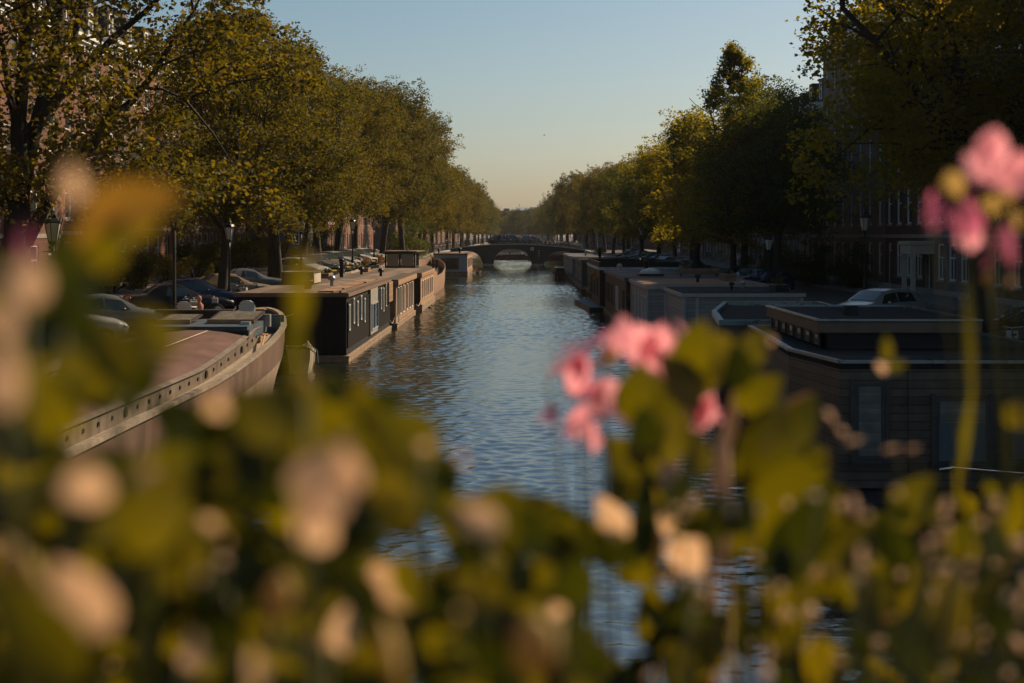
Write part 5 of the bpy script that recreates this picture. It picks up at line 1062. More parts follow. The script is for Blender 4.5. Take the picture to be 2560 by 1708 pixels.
# bow body, further on, with parapet roof and chamfered end
out_c = [(.0,14.3),(5.4,14.3),(5.4,26.3),(1.9,26.3),(.47,19.5)]
out_c = [(-.05,5.0),(-.05,5.0)]
bow = [(-.03,14.203),(5.3,14.203),(5.4,24),(5.5,26.4),(1.9,26.5),(.5,19.6)]
MB().prism(bow,.35,2.82).build('bow_wall', dwood, n1); MB().prism([(x-.12,y+.1) for x,y in bow],-.6,.34).build('bow_hull', mat('hull_black', (.02,.02,.022)), n1)
MB().prism(bow,2.822,2.84).build('bow_roof', felt_dark, n1); edge_ring(bow,2.842,.16,.14,'bow_parapet',metal_edge,n1)
for k,(yy,hh) in enumerate(((14.9,1.3),(16.4,.9),(17.6,1.1),(18.6,.6))):
    xx = -.03+.53*(yy-14.2)/5.4; MB().box(xx-.03,xx+.05,yy,yy+.55,1.2,1.2+hh).build('window', cream_paint if k%2 else pane_m, n1)
q = MB(); q.tube([(2.2,-.3,.95),(2.4,-.4,1.0),(4.8,-.4,.8),(5.0,-.3,.6),(5.0,-.3,.2)],.022,6).tube([(3.0,-.38,.93),(2.9,-.1,.5)],.016,5).tube([(3.6,-.1,.5),(3.9,-.38,.9)],.016,5); q.build('hand_rail', chrome, n1)
MB().box(.2,6.3,-.6,.998,.15,.34).build('side_deck', mat('hull_black', (.02,.02,.022)), n1)

# grey clapboard houseboat in two widths
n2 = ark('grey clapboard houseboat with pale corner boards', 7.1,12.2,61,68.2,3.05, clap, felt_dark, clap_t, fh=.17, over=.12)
for x in (0,.55): MB().box(x-.05,x+.08,-.05,-.003,.3,2.86).build('corner_board', clap_t, n2)
MB().box(5.0,5.12,-.05,-.003,.3,2.86).build('corner_board', clap_t, n2)
for y in (.02,7.0): MB().box(-.05,-.003,y,y+.13,.3,2.86).build('corner_board', clap_t, n2)
MB().box(1.5,2.3,-.06,-.004,.3,1.75).build('hatch_door', iron, n2)
n3 = ark('long grey houseboat with slim white windows and a sun speckled flat roof', 6.35,12.3,69.6,80,3.1, clap, mat('roof_rust', (.22,.12,.07), .85, scale=1.2, var=.3), clap_t, fh=.2, over=.12)
MB().box(.95,1.75,-.02,-.003,.3,2.55).build('doorway', iron, n3); MB().box(.78,.95,-.06,-.003,.3,2.7).box(1.75,1.9,-.06,-.003,.3,2.7).box(.95,1.75,-.06,-.003,2.55,2.7).build('door_frame', clap_t, n3)
for y in (.9,2.8,5.0,7.2): ark_window(n3, -.003, y, .8, .75, 1.75, white_paint, 1)
for y in (.02,10.2): MB().box(-.05,-.003,y,y+.13,.3,2.88).build('corner_board', clap_t, n3)
# dark houseboat with domed skylight
n4 = ark('dark boarded houseboat with a domed skylight and one bright white window', 6.3,12.2,83,103,3.05, mat('dark_boards', (.045,.036,.032), .6, planks=('y',.3), var=.25), mat('roof_mixed', (.15,.10,.075), .8, scale=.7, var=.5), mat('fascia_grey', (.12,.115,.115), .6), fh=.2, over=.12)
for y in (6.5,7.6): ark_window(n4, -.003, y, .8, .8, 1.5, white_paint, 1, pm=glass('bright_pane', (.3,.35,.4), .1))
for y in (1.5,12,15,17.5): ark_window(n4, -.003, y, .9, .9, 1.4, mat('dark_frame', (.06,.05,.045)), 1)
dm = thing('domed_skylight', 'milky domed skylight bulging from the dark houseboat roof', 'skylight', (8.0,86.2,3.07)); MB().box(-.75,.75,-.75,.75,0,.14).build('kerb', iron, dm); MB().ellip((0,0,.14),(.68,.68,.34),16,8).build('dome', mat('milk_dome', (.55,.47,.38), .35, var=.05), dm, True)
cowl((6.9,97,3.07),1.3,'pale square vent near the far end of the dark houseboat roof', cream_paint)
q = thing('chimney_pipe', 'black chimney pipe behind the domed skylight', 'chimney', (8.3,92,3.07)); MB().lathe([(.13,0),(.13,.75),(.18,.75),(.18,.9),(.05,.95)],10).build('pipe', iron, q, True)
q = thing('roof_screen', 'low horizontal slatted screen on the dark houseboat roof by the parked cars', 'screen', (9.6,85,3.07)); MB().box(0,2.4,0,.08,.15,.5).build('boards', wood_brown, q)
for x in (.1,1.2,2.2): MB().box(x,x+.08,.082,.16,0,.5).build('post', iron, q)
# low jetty
jt = thing('floating_jetty', 'low floating jetty with a pale worn deck beside the bushes', 'jetty', (5.2,104,0), R(3)); MB().box(0,1.1,0,12,-.3,.22).build('float', iron, jt); MB().box(-.03,1.13,-.03,12.03,.223,.30).build('deck', mat('jetty_boards', (.17,.18,.19), .7, planks=('y',.14), gap=.5), jt)
# raised dark parapet boat
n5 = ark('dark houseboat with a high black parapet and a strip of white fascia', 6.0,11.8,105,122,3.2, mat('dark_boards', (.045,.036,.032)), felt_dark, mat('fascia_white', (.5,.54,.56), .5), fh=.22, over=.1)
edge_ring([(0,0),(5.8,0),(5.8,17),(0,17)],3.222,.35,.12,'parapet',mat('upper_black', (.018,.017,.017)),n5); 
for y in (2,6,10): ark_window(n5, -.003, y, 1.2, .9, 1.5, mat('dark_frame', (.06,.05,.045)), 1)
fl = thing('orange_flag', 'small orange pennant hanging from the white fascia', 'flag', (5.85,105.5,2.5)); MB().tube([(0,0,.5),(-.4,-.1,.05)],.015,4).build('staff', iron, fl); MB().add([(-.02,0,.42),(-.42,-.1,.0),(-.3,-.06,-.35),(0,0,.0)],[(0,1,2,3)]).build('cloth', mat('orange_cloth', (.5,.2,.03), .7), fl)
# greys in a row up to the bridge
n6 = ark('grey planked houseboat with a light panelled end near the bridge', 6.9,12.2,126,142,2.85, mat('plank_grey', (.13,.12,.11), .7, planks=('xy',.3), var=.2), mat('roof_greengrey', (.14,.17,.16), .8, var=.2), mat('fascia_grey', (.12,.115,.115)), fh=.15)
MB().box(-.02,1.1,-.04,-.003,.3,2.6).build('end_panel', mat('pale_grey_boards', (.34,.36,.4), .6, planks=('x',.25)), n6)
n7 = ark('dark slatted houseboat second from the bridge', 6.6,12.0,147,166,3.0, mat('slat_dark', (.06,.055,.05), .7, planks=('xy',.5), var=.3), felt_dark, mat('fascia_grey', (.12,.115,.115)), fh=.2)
n8 = ark('long low grey brown houseboat with pale window frames in front of the bridge arch', 6.55,11.9,171,206,2.95, mat('slat_grey', (.16,.145,.13), .7, planks=('xy',.6), var=.25), mat('roof_grey', (.20,.185,.17), .8, var=.2), mat('fascia_pale', (.27,.25,.22), .6), fh=.2)
for t_, ys2 in ((n6,(2,5,8,11)),(n7,(2,5,8,11,14)),(n8,(2,6,10,14,18,22,26,30))):
    for y in ys2: ark_window(t_, -.003, y, 1.3, .9, 1.3, white_paint if t_ is not n7 else cream_paint, 1)
q = thing('chimney_pipe', 'thick black chimney on the grey planked houseboat near the bridge', 'chimney', (8.6,150,3.02)); MB().lathe([(.15,0),(.15,1.0),(.22,1.0),(.22,1.25),(.06,1.3)],10).build('pipe', iron, q, True)
cr = thing('small_cruiser', 'small dark cruiser moored off the end of the grey brown houseboat', 'boat', (5.4,178,0), R(2)); hull([(0,.8,.7,.7,-.1),(2,.95,.65,.85,-.2),(6,.8,.8,.6,-.15),(8,.02,1.1,.01,0)]).build('hull', mat('boat_dark', (.06,.04,.035)), cr, True); MB().box(-.55,.55,2.2,4.2,.6,1.45).build('cabin', mat('cabin_dark', (.06,.05,.035)), cr); MB().box(-.6,.6,2.1,4.3,1.453,1.52).build('roof', cream_paint, cr); MB().box(-.5,.5,2.15,2.197,1.0,1.4).build('window', pane_m, cr)
# beyond the bridge: red tour boat with white roof, second boat
tbt = thing('tour_boat', 'long dark red boat with a blue glazed cabin seen through the middle arch', 'boat', (-4.8,338,0), 0)
hull([(0,2.0,.8,1.8,-.3),(3,2.2,.75,2.1,-.3),(14,2.0,.8,1.7,-.3),(17,.05,1.0,.02,0)]).xf(Matrix.Rotation(R(-90),4,'Z') @ Matrix.Translation((0,0,0))).build('hull', mat('boat_red', (.10,.03,.03), .5, var=.3), tbt, True, loc=(-1.5,0,0))
MB().box(0,6.4,-1.4,1.4,.8,1.15).build('cabin', mat('boat_maroon', (.13,.05,.045), .6, planks=('x',1.1)), tbt); MB().box(7,11.8,-1.5,1.5,.8,1.75).build('glass_cabin', glass('blue_cabin_glass', (.02,.10,.16), .15), tbt); MB().box(6.8,12,-1.6,1.6,1.753,1.85).build('roof', white_paint, tbt); MB().lathe([(.2,0),(.15,.6),(.05,.7)],8,c=(2.8,0,1.15)).build('funnel', iron, tbt)
wb = thing('white_launch', 'white launch with a cream cabin moored beyond the middle arch', 'boat', (2.4,372,0), 0)
hull([(0,1.4,.9,1.2,-.2),(2,1.7,.9,1.5,-.2),(9,1.5,1.0,1.2,-.2),(12,.02,1.6,.01,0)]).build('hull', white_paint, wb, True); MB().box(-1,1,2,7,.9,2.1).build('cabin', cream_paint, wb); MB().box(-1.1,1.1,1.8,7.2,2.103,2.25).build('roof', white_paint, wb); MB().box(-.85,.85,1.95,1.997,1.3,1.9).build('window', pane_m, wb)
# ducks on the water
for i,(px,py) in enumerate(((1075,770),(1329,675),(1345,671))):
    y = F*EYE/(py-CY); d = thing('duck', ('dark duck paddling off the end of the tan houseboat','dark duck swimming alone in mid canal before the bridge','dark duck just ahead of the one in mid canal')[i], 'duck', ((px-CX)/F*y, y, 0), 1.0+i)
    MB().ellip((0,0,.05),(.2,.1,.09),10,6).tube([(.14,0,.1),(.2,0,.2),(.24,0,.24)],[.05,.035,.045],6).add([(.27,.015,.24),(.27,-.015,.24),(.34,0,.225)],[(0,1,2)]).add([(-.17,.04,.08),(-.17,-.04,.08),(-.28,0,.14)],[(0,1,2)]).build('body', mat('duck_brown', (.06,.045,.03), .6), d, True)

for i,(x,y,z,s_) in enumerate(((9.6,64,3.07,.9),(10.4,66,3.07,.8),(9.2,73,3.12,1.1),(8.4,130,2.87,1.2),(9.0,158,3.02,1.2),(8.5,180,2.97,1.4),(9.5,112,3.24,1.2))):
    cowl((x,y,z),s_,'small roof vent on the shaded houseboats, %s going away from the flowers' % ORD[i], (iron,metal_grey)[i%2])
def roof_box(loc, w_, d_, h_, m_, label):
    t = thing('planter_box', label, 'planter', loc); MB().box(0,w_,0,d_,0,h_).build('box', m_, t, bevel=.02); r2 = random.Random(label); q = MB()
    for k in range(26):
        a = r2.uniform(0,6.28); x0, y0 = r2.uniform(.1,w_-.1), r2.uniform(.1,d_-.1); q.tube([(x0,y0,h_),(x0+.08*math.cos(a),y0+.08*math.sin(a),h_+.18),(x0+.2*math.cos(a),y0+.2*math.sin(a),h_+r2.uniform(.15,.35))],[.02,.03,.004],4)
    q.build('greenery', dark_leaf, t)
roof_box((-12.1,87,2.9),.5,2.2,.3,wood_brown,'wooden planter with greenery at the quay edge of the brown slatted houseboat')
roof_box((-11.7,106,2.8),.5,1.8,.3,wood_brown,'wooden planter with greenery on the tan houseboat')
roof_box((11.2,62,3.07),.6,1.6,.3,iron,'dark planter with greenery on the grey clapboard houseboat')
roof_box((10.9,75,3.12),.6,2.2,.35,wood_brown,'brown planter with greenery on the sun speckled roof')
for (xa,ya,za,xb,yb,zb,lb) in ((-8.9,56.2,2.4,-12.6,64,2.1,'mooring rope from the rounded barge end to the quay'),(-7.5,83,.6,-7.4,84.9,.6,'mooring rope between the black and the brown slatted houseboat'),(-7.2,100.2,.7,-7.1,103.4,.8,'mooring rope between the brown slatted and the tan houseboat')):
    a, b = Vector((xa,ya,za)), Vector((xb,yb,zb)); tag(MB().tube([a.lerp(b,k/8)-Vector((0,0,.25*math.sin(math.pi*k/8))) for k in range(9)],.02,5).build('mooring_rope', mat('rope', (.45,.38,.28))), lb, 'rope')
# ---------------------------------------------------------------- flowers on the railing of the bridge we stand on
tag(MB().box(-14,14,-7,.9,3.5,3.9).build('bridge_deck', mat('street_brick', (.105,.075,.058))), kind='structure')
rl_ = thing('bridge_railing', 'iron railing with flower boxes hung on it, under the blurred plants', 'railing', (0,.86,3.9)); m = MB()
for z in (.15,.55,.93): m.tube([(-14,0,z),(14,0,z)],.02,6)
for k in range(29): m.tube([(-14+k,0,0),(-14+k,0,.95)],.022,6)
m.build('rail', iron, rl_)
for nm, x0, x1, y0, y1, lb in (('flower_box',-.62,.30,.52,.80,'long dark flower box inside the railing under the leafy plants'),('flower_box',-.5,.85,1.02,1.62,'long dark flower box outside the railing under the pink blossoms')):
    t = thing(nm, lb, 'flower box', (x0,y0,4.62)); w_, d_ = x1-x0, y1-y0
    MB().box(0,w_,0,.02,0,.2).box(0,w_,d_-.02,d_,0,.2).box(0,.02,.02,d_-.02,0,.2).box(w_-.02,w_,.02,d_-.02,0,.2).box(.02,w_-.02,.02,d_-.02,0,.02).build('box', green_paint, t); MB().box(.02,w_-.02,.02,d_-.02,.02,.17).build('soil', soil, t)
    MB().tube([(.1,(.0 if y0 > .9 else d_),.16),(.1,(.0 if y0 > .9 else d_)+(-.06 if y0 > .9 else .06),.205)],.008,5).build('hanger', iron, t)
fl_leaf = leafmat('plant_leaf', [(.04,.044,.003),(.068,.066,.003),(.10,.09,.003),(.14,.11,.004)], trans=.6, rough=.35, island=False, gloss=.025, tcol=(1.9,1.6,.35))
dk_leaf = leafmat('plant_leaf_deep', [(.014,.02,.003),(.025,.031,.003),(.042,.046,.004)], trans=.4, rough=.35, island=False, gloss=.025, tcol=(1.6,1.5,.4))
pale_glare_l = leafmat('plant_leaf_pale_glare', [(.58,.39,.26),(.68,.48,.33)], trans=.6, rough=.4, island=False, gloss=.025, tcol=(1.15,1.0,.8))  # peach sun glare on the foliage, painted as leaf colour
ochre_l = leafmat('plant_leaf_ochre', [(.17,.11,.02),(.24,.15,.03)], trans=.6, rough=.4, island=False, gloss=.025, tcol=(1.4,1.1,.5))
glare_m = leafmat('glare_pale', [(.80,.64,.48),(.88,.74,.58)], trans=.5, rough=.4, island=False, gloss=.025, tcol=(1.1,1.0,.85))  # sun glare discs put in as pale solid beads
pod_glare_o = leafmat('pod_glare_olive', [(.40,.30,.10),(.5,.36,.14)], trans=.5, rough=.4, island=False, gloss=.025, tcol=(1.2,1.0,.7))  # olive of calyx and pods, also of the painted glare beads
pink_m = leafmat('petal_pink', [(.78,.34,.40),(.86,.46,.50)], trans=.6, rough=.5, island=False, gloss=.03, tcol=(1.15,.95,.95))
mag_m = leafmat('petal_magenta', [(.42,.11,.20),(.52,.17,.27)], trans=.6, rough=.5, island=False, gloss=.03, tcol=(1.15,.95,.95))
stem_m = leafmat('plant_stem', [(.05,.055,.01),(.09,.075,.015)], trans=.15, rough=.4, island=False, gloss=.025)
stem_p = leafmat('plant_stem_pale', [(.6,.42,.28),(.68,.5,.35)], trans=.3, rough=.4, island=False, gloss=.025, tcol=(1.1,1,.8))
def blade(name, m_, wid=.6, cup=.16, tip=1.0):
    """leaf or petal of unit length along y, unit half-width profile, cupped and arched"""
    v = []; nx_, ny_ = 5, 9
    for j in range(ny_):
        t = j/(ny_-1); w_ = wid*.5*(math.sin(math.pi*t**(.75 if tip else 1.3))**(.8 if tip else .7)) + (.01 if 0 < j < ny_-1 else .004)
        for i in range(nx_):
            u = -1+2*i/(nx_-1); v.append((u*w_, t-.5, cup*(u*u)*w_*2+.10*math.sin(math.pi*t)*1.0-.02*math.sin(9*t)*u))
    f = [(j*nx_+i, j*nx_+i+1, (j+1)*nx_+i+1, (j+1)*nx_+i) for j in range(ny_-1) for i in range(nx_-1)]
    return MB().add(v,f).mesh(name, m_, True)
def ovoidm(name, m_): return MB().lathe([(.05,-.5),(.30,-.38),(.47,-.1),(.45,.15),(.28,.38),(.05,.5)],10).mesh(name, m_, True)
KM = {'L':('leaf',blade('leaf',fl_leaf)),'D':('leaf',blade('leaf',dk_leaf)),'P':('pale_leaf',blade('pale_leaf',pale_glare_l,.7)),'O':('ochre_leaf',blade('ochre_leaf',ochre_l,.75)),  # P: blades with sun glare painted into their colour
      'B':('glare_bead',ovoidm('glare_bead',glare_m)),'G':('glare_bead',ovoidm('glare_bead',pod_glare_o)),'K':('petal',blade('petal',pink_m,.62,.2,0)),'M':('petal',blade('petal',mag_m,.62,.2,0)),'Y':('calyx',blade('calyx',pod_glare_o,.7,.3,0)),'S':('pod',ovoidm('pod',stem_p)),'T':('pod',ovoidm('pod',pod_glare_o))}  # B and G: beads standing in for sun glare discs
BLUR = lambda d: .0145*F/d/1.0894                     # blur disc in the same pixels as the lists below
E_ = []  # (x, y, w, h, rot, depth, kind): apparent width, length and turn (0 = upright, + = clockwise)
A_ = E_.append
# ochre trumpet shaped leaves high up by the street
for e in ((305,468,130,270,80,.66,'O'),(235,545,120,260,35,.68,'O'),(170,420,90,130,-15,.64,'P'),(330,500,110,170,50,.7,'L'),(150,610,150,220,10,.62,'D'),(255,560,120,200,35,.66,'L'),(60,640,130,170,0,.55,'P'),(10,860,110,230,0,.50,'P'),(10,730,100,150,10,.56,'P'),(110,760,140,200,20,.6,'D'),(345,770,150,190,-35,.62,'L'),(250,800,150,220,-30,.64,'L'),(150,900,180,260,10,.6,'L'),(60,560,60,120,0,.55,'M'),
          (190,690,160,220,20,.6,'D'),(330,870,130,150,60,.66,'D'),(690,660,80,220,4,.72,'L'),(680,800,70,260,2,.74,'L'),(700,875,90,70,0,.66,'G'),(716,597,40,40,0,.9,'B')): A_(e)
# left and centre mass: the leaves and painted glare that read one by one
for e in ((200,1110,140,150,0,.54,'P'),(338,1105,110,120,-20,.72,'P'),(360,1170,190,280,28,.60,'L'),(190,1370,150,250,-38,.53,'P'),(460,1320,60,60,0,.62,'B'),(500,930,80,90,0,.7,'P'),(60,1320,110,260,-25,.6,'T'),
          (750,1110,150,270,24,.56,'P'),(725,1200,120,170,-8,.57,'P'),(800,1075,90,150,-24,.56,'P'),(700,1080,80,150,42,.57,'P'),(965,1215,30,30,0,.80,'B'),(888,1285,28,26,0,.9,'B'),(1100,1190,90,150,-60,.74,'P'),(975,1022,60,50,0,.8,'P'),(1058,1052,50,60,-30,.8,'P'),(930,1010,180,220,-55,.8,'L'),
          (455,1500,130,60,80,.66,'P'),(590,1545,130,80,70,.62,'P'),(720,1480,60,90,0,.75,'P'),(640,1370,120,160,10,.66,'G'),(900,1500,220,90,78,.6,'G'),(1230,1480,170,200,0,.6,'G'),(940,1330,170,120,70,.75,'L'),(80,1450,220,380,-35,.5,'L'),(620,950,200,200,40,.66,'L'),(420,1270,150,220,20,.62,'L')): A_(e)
# the pink flowers in the middle and their leaves
for e in ((1405,915,70,110,-62,1.12,'K'),(1325,865,60,100,20,1.12,'K'),(1325,965,45,90,40,1.12,'K'),(1355,1000,36,80,-8,1.12,'K'),(1262,946,30,50,60,1.12,'M'),(1335,890,50,60,0,1.13,'M'),(1352,916,26,26,0,1.10,'T'),(1335,840,40,60,-20,1.12,'M'),(1345,800,24,130,50,1.15,'M'),
          (1480,800,80,110,-20,1.05,'K'),(1500,790,60,90,30,1.04,'K'),(1540,815,46,110,-10,1.05,'K'),(1405,795,50,80,10,1.06,'K'),(1395,820,50,70,30,1.05,'Y'),(1600,925,70,110,-12,1.1,'K'),(1615,955,50,80,25,1.1,'K'),
          (1460,900,110,170,15,1.0,'L'),(1510,960,130,200,-25,1.02,'L'),(1590,800,110,170,20,.98,'L'),(1650,810,110,150,-40,1.0,'L'),(1730,800,90,130,35,1.0,'L'),(1560,870,120,170,-40,.98,'L'),(1765,780,40,40,0,1.0,'P'),(1470,1020,80,130,10,1.0,'L'),
          (1700,882,30,30,0,1.15,'B'),(1785,940,34,210,66,1.1,'T'),(1680,960,44,170,5,1.1,'S'),(1652,1080,52,240,6,1.0,'S'),(1530,1090,44,150,8,1.0,'S'),(1760,1010,170,210,20,1.0,'L'),(1800,1150,200,330,35,.95,'L'),(1830,1230,150,330,25,1.0,'D'),(1430,1110,130,130,-35,.95,'L'),
          (1520,1062,34,84,8,1.05,'S'),(1545,1095,40,110,15,1.0,'S'),(1405,1185,80,150,-35,.9,'P'),(1530,1180,80,130,15,.95,'P'),(1590,1150,50,70,30,1.0,'B'),(1580,1270,110,120,40,.85,'P'),(1600,1330,60,60,0,.9,'B'),(1660,1270,40,110,15,1.0,'S'),(1510,1240,50,180,5,1.05,'T'),(1600,1200,100,160,45,.95,'L')): A_(e)
# beads for sun glare, pods and leaves to the right
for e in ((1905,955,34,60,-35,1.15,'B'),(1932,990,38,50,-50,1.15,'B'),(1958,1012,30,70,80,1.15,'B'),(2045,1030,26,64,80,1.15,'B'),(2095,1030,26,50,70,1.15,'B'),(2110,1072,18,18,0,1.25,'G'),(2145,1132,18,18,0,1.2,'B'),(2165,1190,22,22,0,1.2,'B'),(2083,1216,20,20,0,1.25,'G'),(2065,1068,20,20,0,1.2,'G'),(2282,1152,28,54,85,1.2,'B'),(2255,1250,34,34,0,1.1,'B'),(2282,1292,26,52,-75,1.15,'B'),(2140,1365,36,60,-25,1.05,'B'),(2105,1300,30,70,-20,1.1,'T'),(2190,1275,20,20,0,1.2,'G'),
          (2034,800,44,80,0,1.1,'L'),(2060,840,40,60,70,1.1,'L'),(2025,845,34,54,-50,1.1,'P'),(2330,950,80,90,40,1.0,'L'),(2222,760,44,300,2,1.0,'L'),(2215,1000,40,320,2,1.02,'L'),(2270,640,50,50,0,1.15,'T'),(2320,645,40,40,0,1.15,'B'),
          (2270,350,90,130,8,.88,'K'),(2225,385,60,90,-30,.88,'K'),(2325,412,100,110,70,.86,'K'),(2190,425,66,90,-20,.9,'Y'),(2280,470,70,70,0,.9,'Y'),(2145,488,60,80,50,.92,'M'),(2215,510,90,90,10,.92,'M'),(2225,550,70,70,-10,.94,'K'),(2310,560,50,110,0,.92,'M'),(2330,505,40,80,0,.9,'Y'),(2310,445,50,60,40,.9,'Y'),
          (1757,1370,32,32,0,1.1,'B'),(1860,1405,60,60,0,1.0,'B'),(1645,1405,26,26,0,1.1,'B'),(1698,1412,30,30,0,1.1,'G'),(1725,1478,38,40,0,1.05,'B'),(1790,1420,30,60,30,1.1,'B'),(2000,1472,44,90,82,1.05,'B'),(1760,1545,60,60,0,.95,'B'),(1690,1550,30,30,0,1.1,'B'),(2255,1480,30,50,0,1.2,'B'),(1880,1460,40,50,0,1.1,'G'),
          (1950,1250,130,210,60,1.0,'L'),(1820,1370,160,220,50,.95,'L'),(2100,1150,130,170,40,1.0,'L'),(2180,1400,170,240,-30,.9,'L'),(2000,1380,140,200,-20,.9,'L'),(2320,1180,90,190,10,.9,'L'),(2100,1480,170,160,40,.9,'D'),(2230,1230,110,150,0,1.0,'L'),(1620,1480,130,190,20,.9,'L'),(1500,1420,110,200,-10,.9,'L'),(1560,1540,170,120,80,.85,'L'),(1900,1530,170,130,70,.85,'L'),(1650,1180,120,130,10,1.0,'D'),(1480,1180,90,260,3,1.0,'D'),(1570,1400,110,180,10,1.0,'D'),(2300,1400,120,170,20,1.0,'D'),(1790,1290,90,120,0,1.0,'D')): A_(e)
# fill: leaves behind and between, densest to the left, with the gaps where water shows
TOPL = [(-60,560),(60,600),(150,640),(250,720),(290,800),(315,905),(420,925),(520,900),(600,905),(660,945),(700,870),(760,870),(830,880),(890,905),(950,985),(1010,1050),(1090,1110),(1180,1120),(1290,1135),(1340,1170),(1420,1200),(1500,1260),(1640,1330),(1800,1330),(1950,1230),(2080,1120),(2200,1130),(2300,1100),(2420,1080)]
HOLES = [(940,1255,95,42),(1395,1400,45,105),(1605,1310,50,50),(1900,1430,60,60),(1720,1560,60,40),(260,985,130,55),(2290,1500,70,50),(1620,1000,60,60)]
def top_at(x):
    for (a,b),(c,d) in zip(TOPL,TOPL[1:]):
        if a <= x <= c: return b+(d-b)*(x-a)/(c-a)
    return 1100
fr_ = random.Random(5); n_f = 0
for x,y,rot in ((1500,880,20),(1555,930,-30),(1610,860,50),(1480,980,0),(1545,1010,35),(1600,1040,-20),(1450,1060,-40),(1690,840,-20),(1740,900,60),(1780,1000,30),(1720,1060,-10),(1850,1080,25),(1830,970,50),(1700,1180,40),(1760,1230,10),(1860,1330,-20),(1640,1230,-35),(1560,1130,15),(1480,1110,-15),(1900,1180,10),(1950,1330,40),(2050,1250,-30),(2080,1350,20)):
    A_((x,y,fr_.uniform(80,115),fr_.uniform(130,190),rot+fr_.uniform(-12,12),fr_.uniform(.98,1.1),'L' if fr_.random() < .75 else 'D'))
for e in [e for e in E_ if e[6] in 'KM' and e[0] > 1200]:    # ragged outer petals round every bloom
    for q in range(3): E_.append((e[0]+fr_.uniform(-.45,.45)*e[3],e[1]+fr_.uniform(-.45,.45)*e[3],e[2]*.5,e[3]*fr_.uniform(.5,.8),e[4]+fr_.uniform(-60,60),e[5]+fr_.uniform(-.02,.03),e[6]))
while n_f < 1150:
    x = fr_.uniform(-60,2420); y = fr_.uniform(540,1640); dens = 1 if x < 1350 else .36
    d = fr_.uniform(.74,1.3) if x < 1350 else fr_.uniform(1.0,1.5)
    w_ = fr_.uniform(.028,.045)*F/d/1.0894*.62; l_ = w_*fr_.uniform(1.3,1.8)
    if fr_.random() > dens or y < top_at(x)+l_*.22 or any(((x-a)/(c+l_*.22))**2+((y-b)/(e+l_*.22))**2 < 1 for a,b,c,e in HOLES): continue
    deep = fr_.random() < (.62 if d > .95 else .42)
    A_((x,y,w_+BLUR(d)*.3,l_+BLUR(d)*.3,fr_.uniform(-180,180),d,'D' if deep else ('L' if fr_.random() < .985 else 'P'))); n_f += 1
for i in range(95):  # more beads scattered as bright sun glare discs
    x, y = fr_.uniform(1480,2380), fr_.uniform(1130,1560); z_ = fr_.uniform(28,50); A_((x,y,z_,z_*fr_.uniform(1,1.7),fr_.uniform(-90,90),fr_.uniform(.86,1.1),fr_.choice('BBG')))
for i in range(9):  # a few glare beads and glare coloured blades low down
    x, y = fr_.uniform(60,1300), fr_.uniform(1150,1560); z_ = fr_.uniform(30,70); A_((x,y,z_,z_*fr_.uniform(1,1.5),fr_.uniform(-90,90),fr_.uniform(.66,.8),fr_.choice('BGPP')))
BASES = [(-.46,.66,'leafy plant with ochre trumpet shaped leaves before the first parked cars'),(-.33,.62,'leafy plant with leaves painted pinkish by sun glare before the barge hull'),(-.20,.68,'dense leafy plant low in front of the brown hatch roof'),(-.08,.64,'leafy plant with one big pale heart shaped leaf before the dark water'),(.03,.70,'olive green plant with pale glare painted leaves rising before the open water'),
         (-0.43,1.34,'deep green plant behind the leaves painted pinkish by glare'),(-0.24,1.30,'deep green plant under the grey rowing boat'),(-0.06,1.37,'deep green plant behind the big pale heart shaped leaf'),(0.10,1.32,'flowering plant with a pink star shaped blossom over the water'),(0.19,1.27,'tall stemmed plant with pods and broad olive leaves next to the pink blossoms'),(0.32,1.37,'plant dotted with round pale beads of sun glare before the cedar houseboat'),(0.46,1.22,'tall plant carrying the big pink cluster above the parked cars'),(0.55,1.22,'leafy plant with beads of sun glint under the big pink cluster')]
PLT = [thing('flowering_plant' if 'pink' in lb[:60] and 'pinkish' not in lb else 'leafy_plant', lb, 'plant', (x,y,4.78), 0, 'plants in the flower boxes') for x,y,lb in BASES]
rs = random.Random(9); cnt = {}
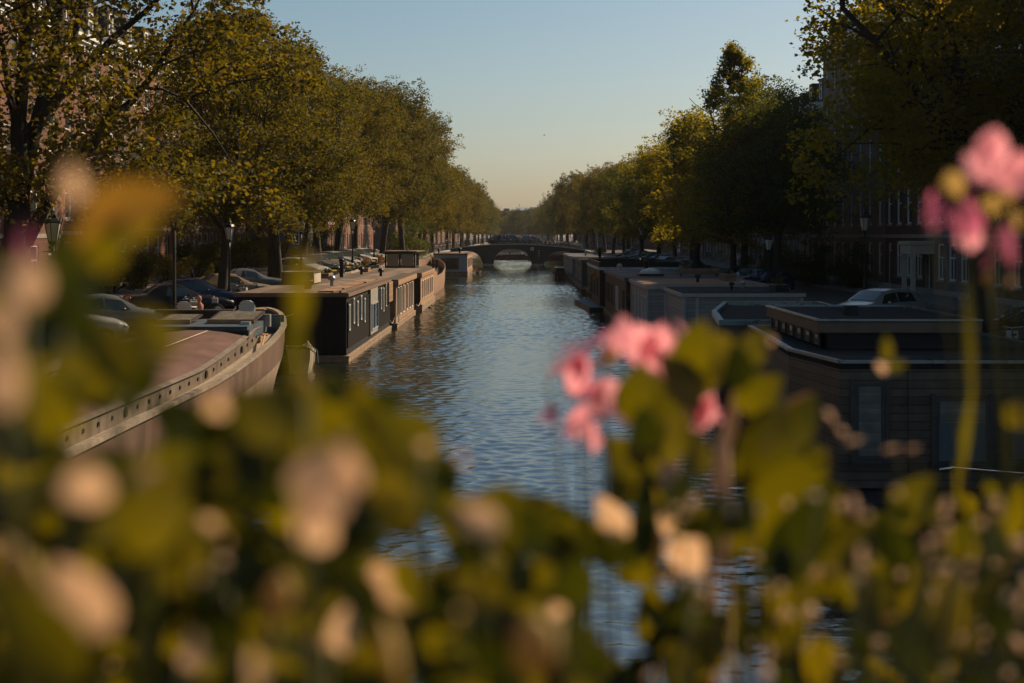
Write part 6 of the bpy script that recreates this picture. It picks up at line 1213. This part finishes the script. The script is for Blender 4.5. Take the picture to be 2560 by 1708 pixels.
for (x,y,w_,h_,rot,d,k) in E_:
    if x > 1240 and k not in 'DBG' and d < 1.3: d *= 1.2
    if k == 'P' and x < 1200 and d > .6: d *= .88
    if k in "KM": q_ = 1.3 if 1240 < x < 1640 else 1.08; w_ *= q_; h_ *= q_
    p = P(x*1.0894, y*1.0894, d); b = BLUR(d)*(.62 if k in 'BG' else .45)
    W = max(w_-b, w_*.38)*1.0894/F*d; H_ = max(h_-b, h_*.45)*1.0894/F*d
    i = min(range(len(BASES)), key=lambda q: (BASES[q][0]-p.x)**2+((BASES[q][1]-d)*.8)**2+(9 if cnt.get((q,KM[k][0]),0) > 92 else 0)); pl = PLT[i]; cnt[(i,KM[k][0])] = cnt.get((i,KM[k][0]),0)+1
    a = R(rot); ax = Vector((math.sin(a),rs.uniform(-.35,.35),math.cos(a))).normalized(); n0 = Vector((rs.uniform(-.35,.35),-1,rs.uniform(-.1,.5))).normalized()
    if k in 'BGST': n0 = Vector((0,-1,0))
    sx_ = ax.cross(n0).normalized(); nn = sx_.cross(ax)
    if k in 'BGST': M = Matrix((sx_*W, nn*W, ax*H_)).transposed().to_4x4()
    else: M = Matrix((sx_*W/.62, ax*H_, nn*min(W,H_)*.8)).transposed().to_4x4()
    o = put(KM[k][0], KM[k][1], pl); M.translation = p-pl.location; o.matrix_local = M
    # its stem, bending up from the soil
    foot_ = p-ax*H_*.47-pl.location if (ax.z > -.2) else p+ax*H_*.47-pl.location; f0 = Vector((rs.uniform(-.03,.03), rs.uniform(-.03,.03), 0))
    mid = f0.lerp(foot_,.55)+Vector((rs.uniform(-.015,.015),rs.uniform(-.01,.01),.02 if foot_.z > .2 else 0))
    mid2 = Vector((f0.x*.4+foot_.x*.6, f0.y*.4+foot_.y*.6, foot_.z*.35)); 
    if (k in 'TYS') or (k in 'BGP' and rs.random() < .4) or (k in 'LD' and rs.random() < .07) or (k in 'KM' and rs.random() < .12): cnt.setdefault(('s',i),[]).append(([f0, mid2, f0.lerp(foot_,.85)+Vector((0,0,-.01)), foot_], k))
for i, pl in enumerate(PLT):
    for pts, k in cnt.get(('s',i),[])[:90]: MB().tube(pts, [.0022,.0019,.0014,.0011], 5).build('stem', stem_p if k in 'S' else stem_m, pl, True)
for pl in PLT:
    if not any(o.parent == pl for o in C.objects): bpy.data.objects.remove(pl)
HAZE = .00006
# everything that stands on a street follows its slope
for o in C.objects:
    if o.parent is None and not o.get('kind') and (abs(o.location.x) > 12.4 or o.location.y > YE) and GZ-.7 <= o.location.z < 5.2 and o.location.y > 60:
        o.location.z += gz(1 if o.location.x > 0 else -1, o.location.y)-GZ
# ---------------------------------------------------------------- air
hm, nt, out = nodes_of('haze_air'); pv = nt.nodes.new('ShaderNodeVolumePrincipled'); pv.inputs['Density'].default_value = HAZE; pv.inputs['Color'].default_value = (.9,.92,.95,1); pv.inputs['Anisotropy'].default_value = .3
nt.links.new(pv.outputs[0], out.inputs['Volume'])
if HAZE: tag(MB().box(-4200,4200,-90,6200,-2.5,45).build('haze', hm), kind='stuff')
for o in C.objects:                                  # nothing named by a helper may stay unlabelled
    if o.parent is None and o.type in ('MESH','EMPTY') and not o.get('kind') and not o.get('category'): o['category'] = o.name.split('.')[0].replace('_',' ')
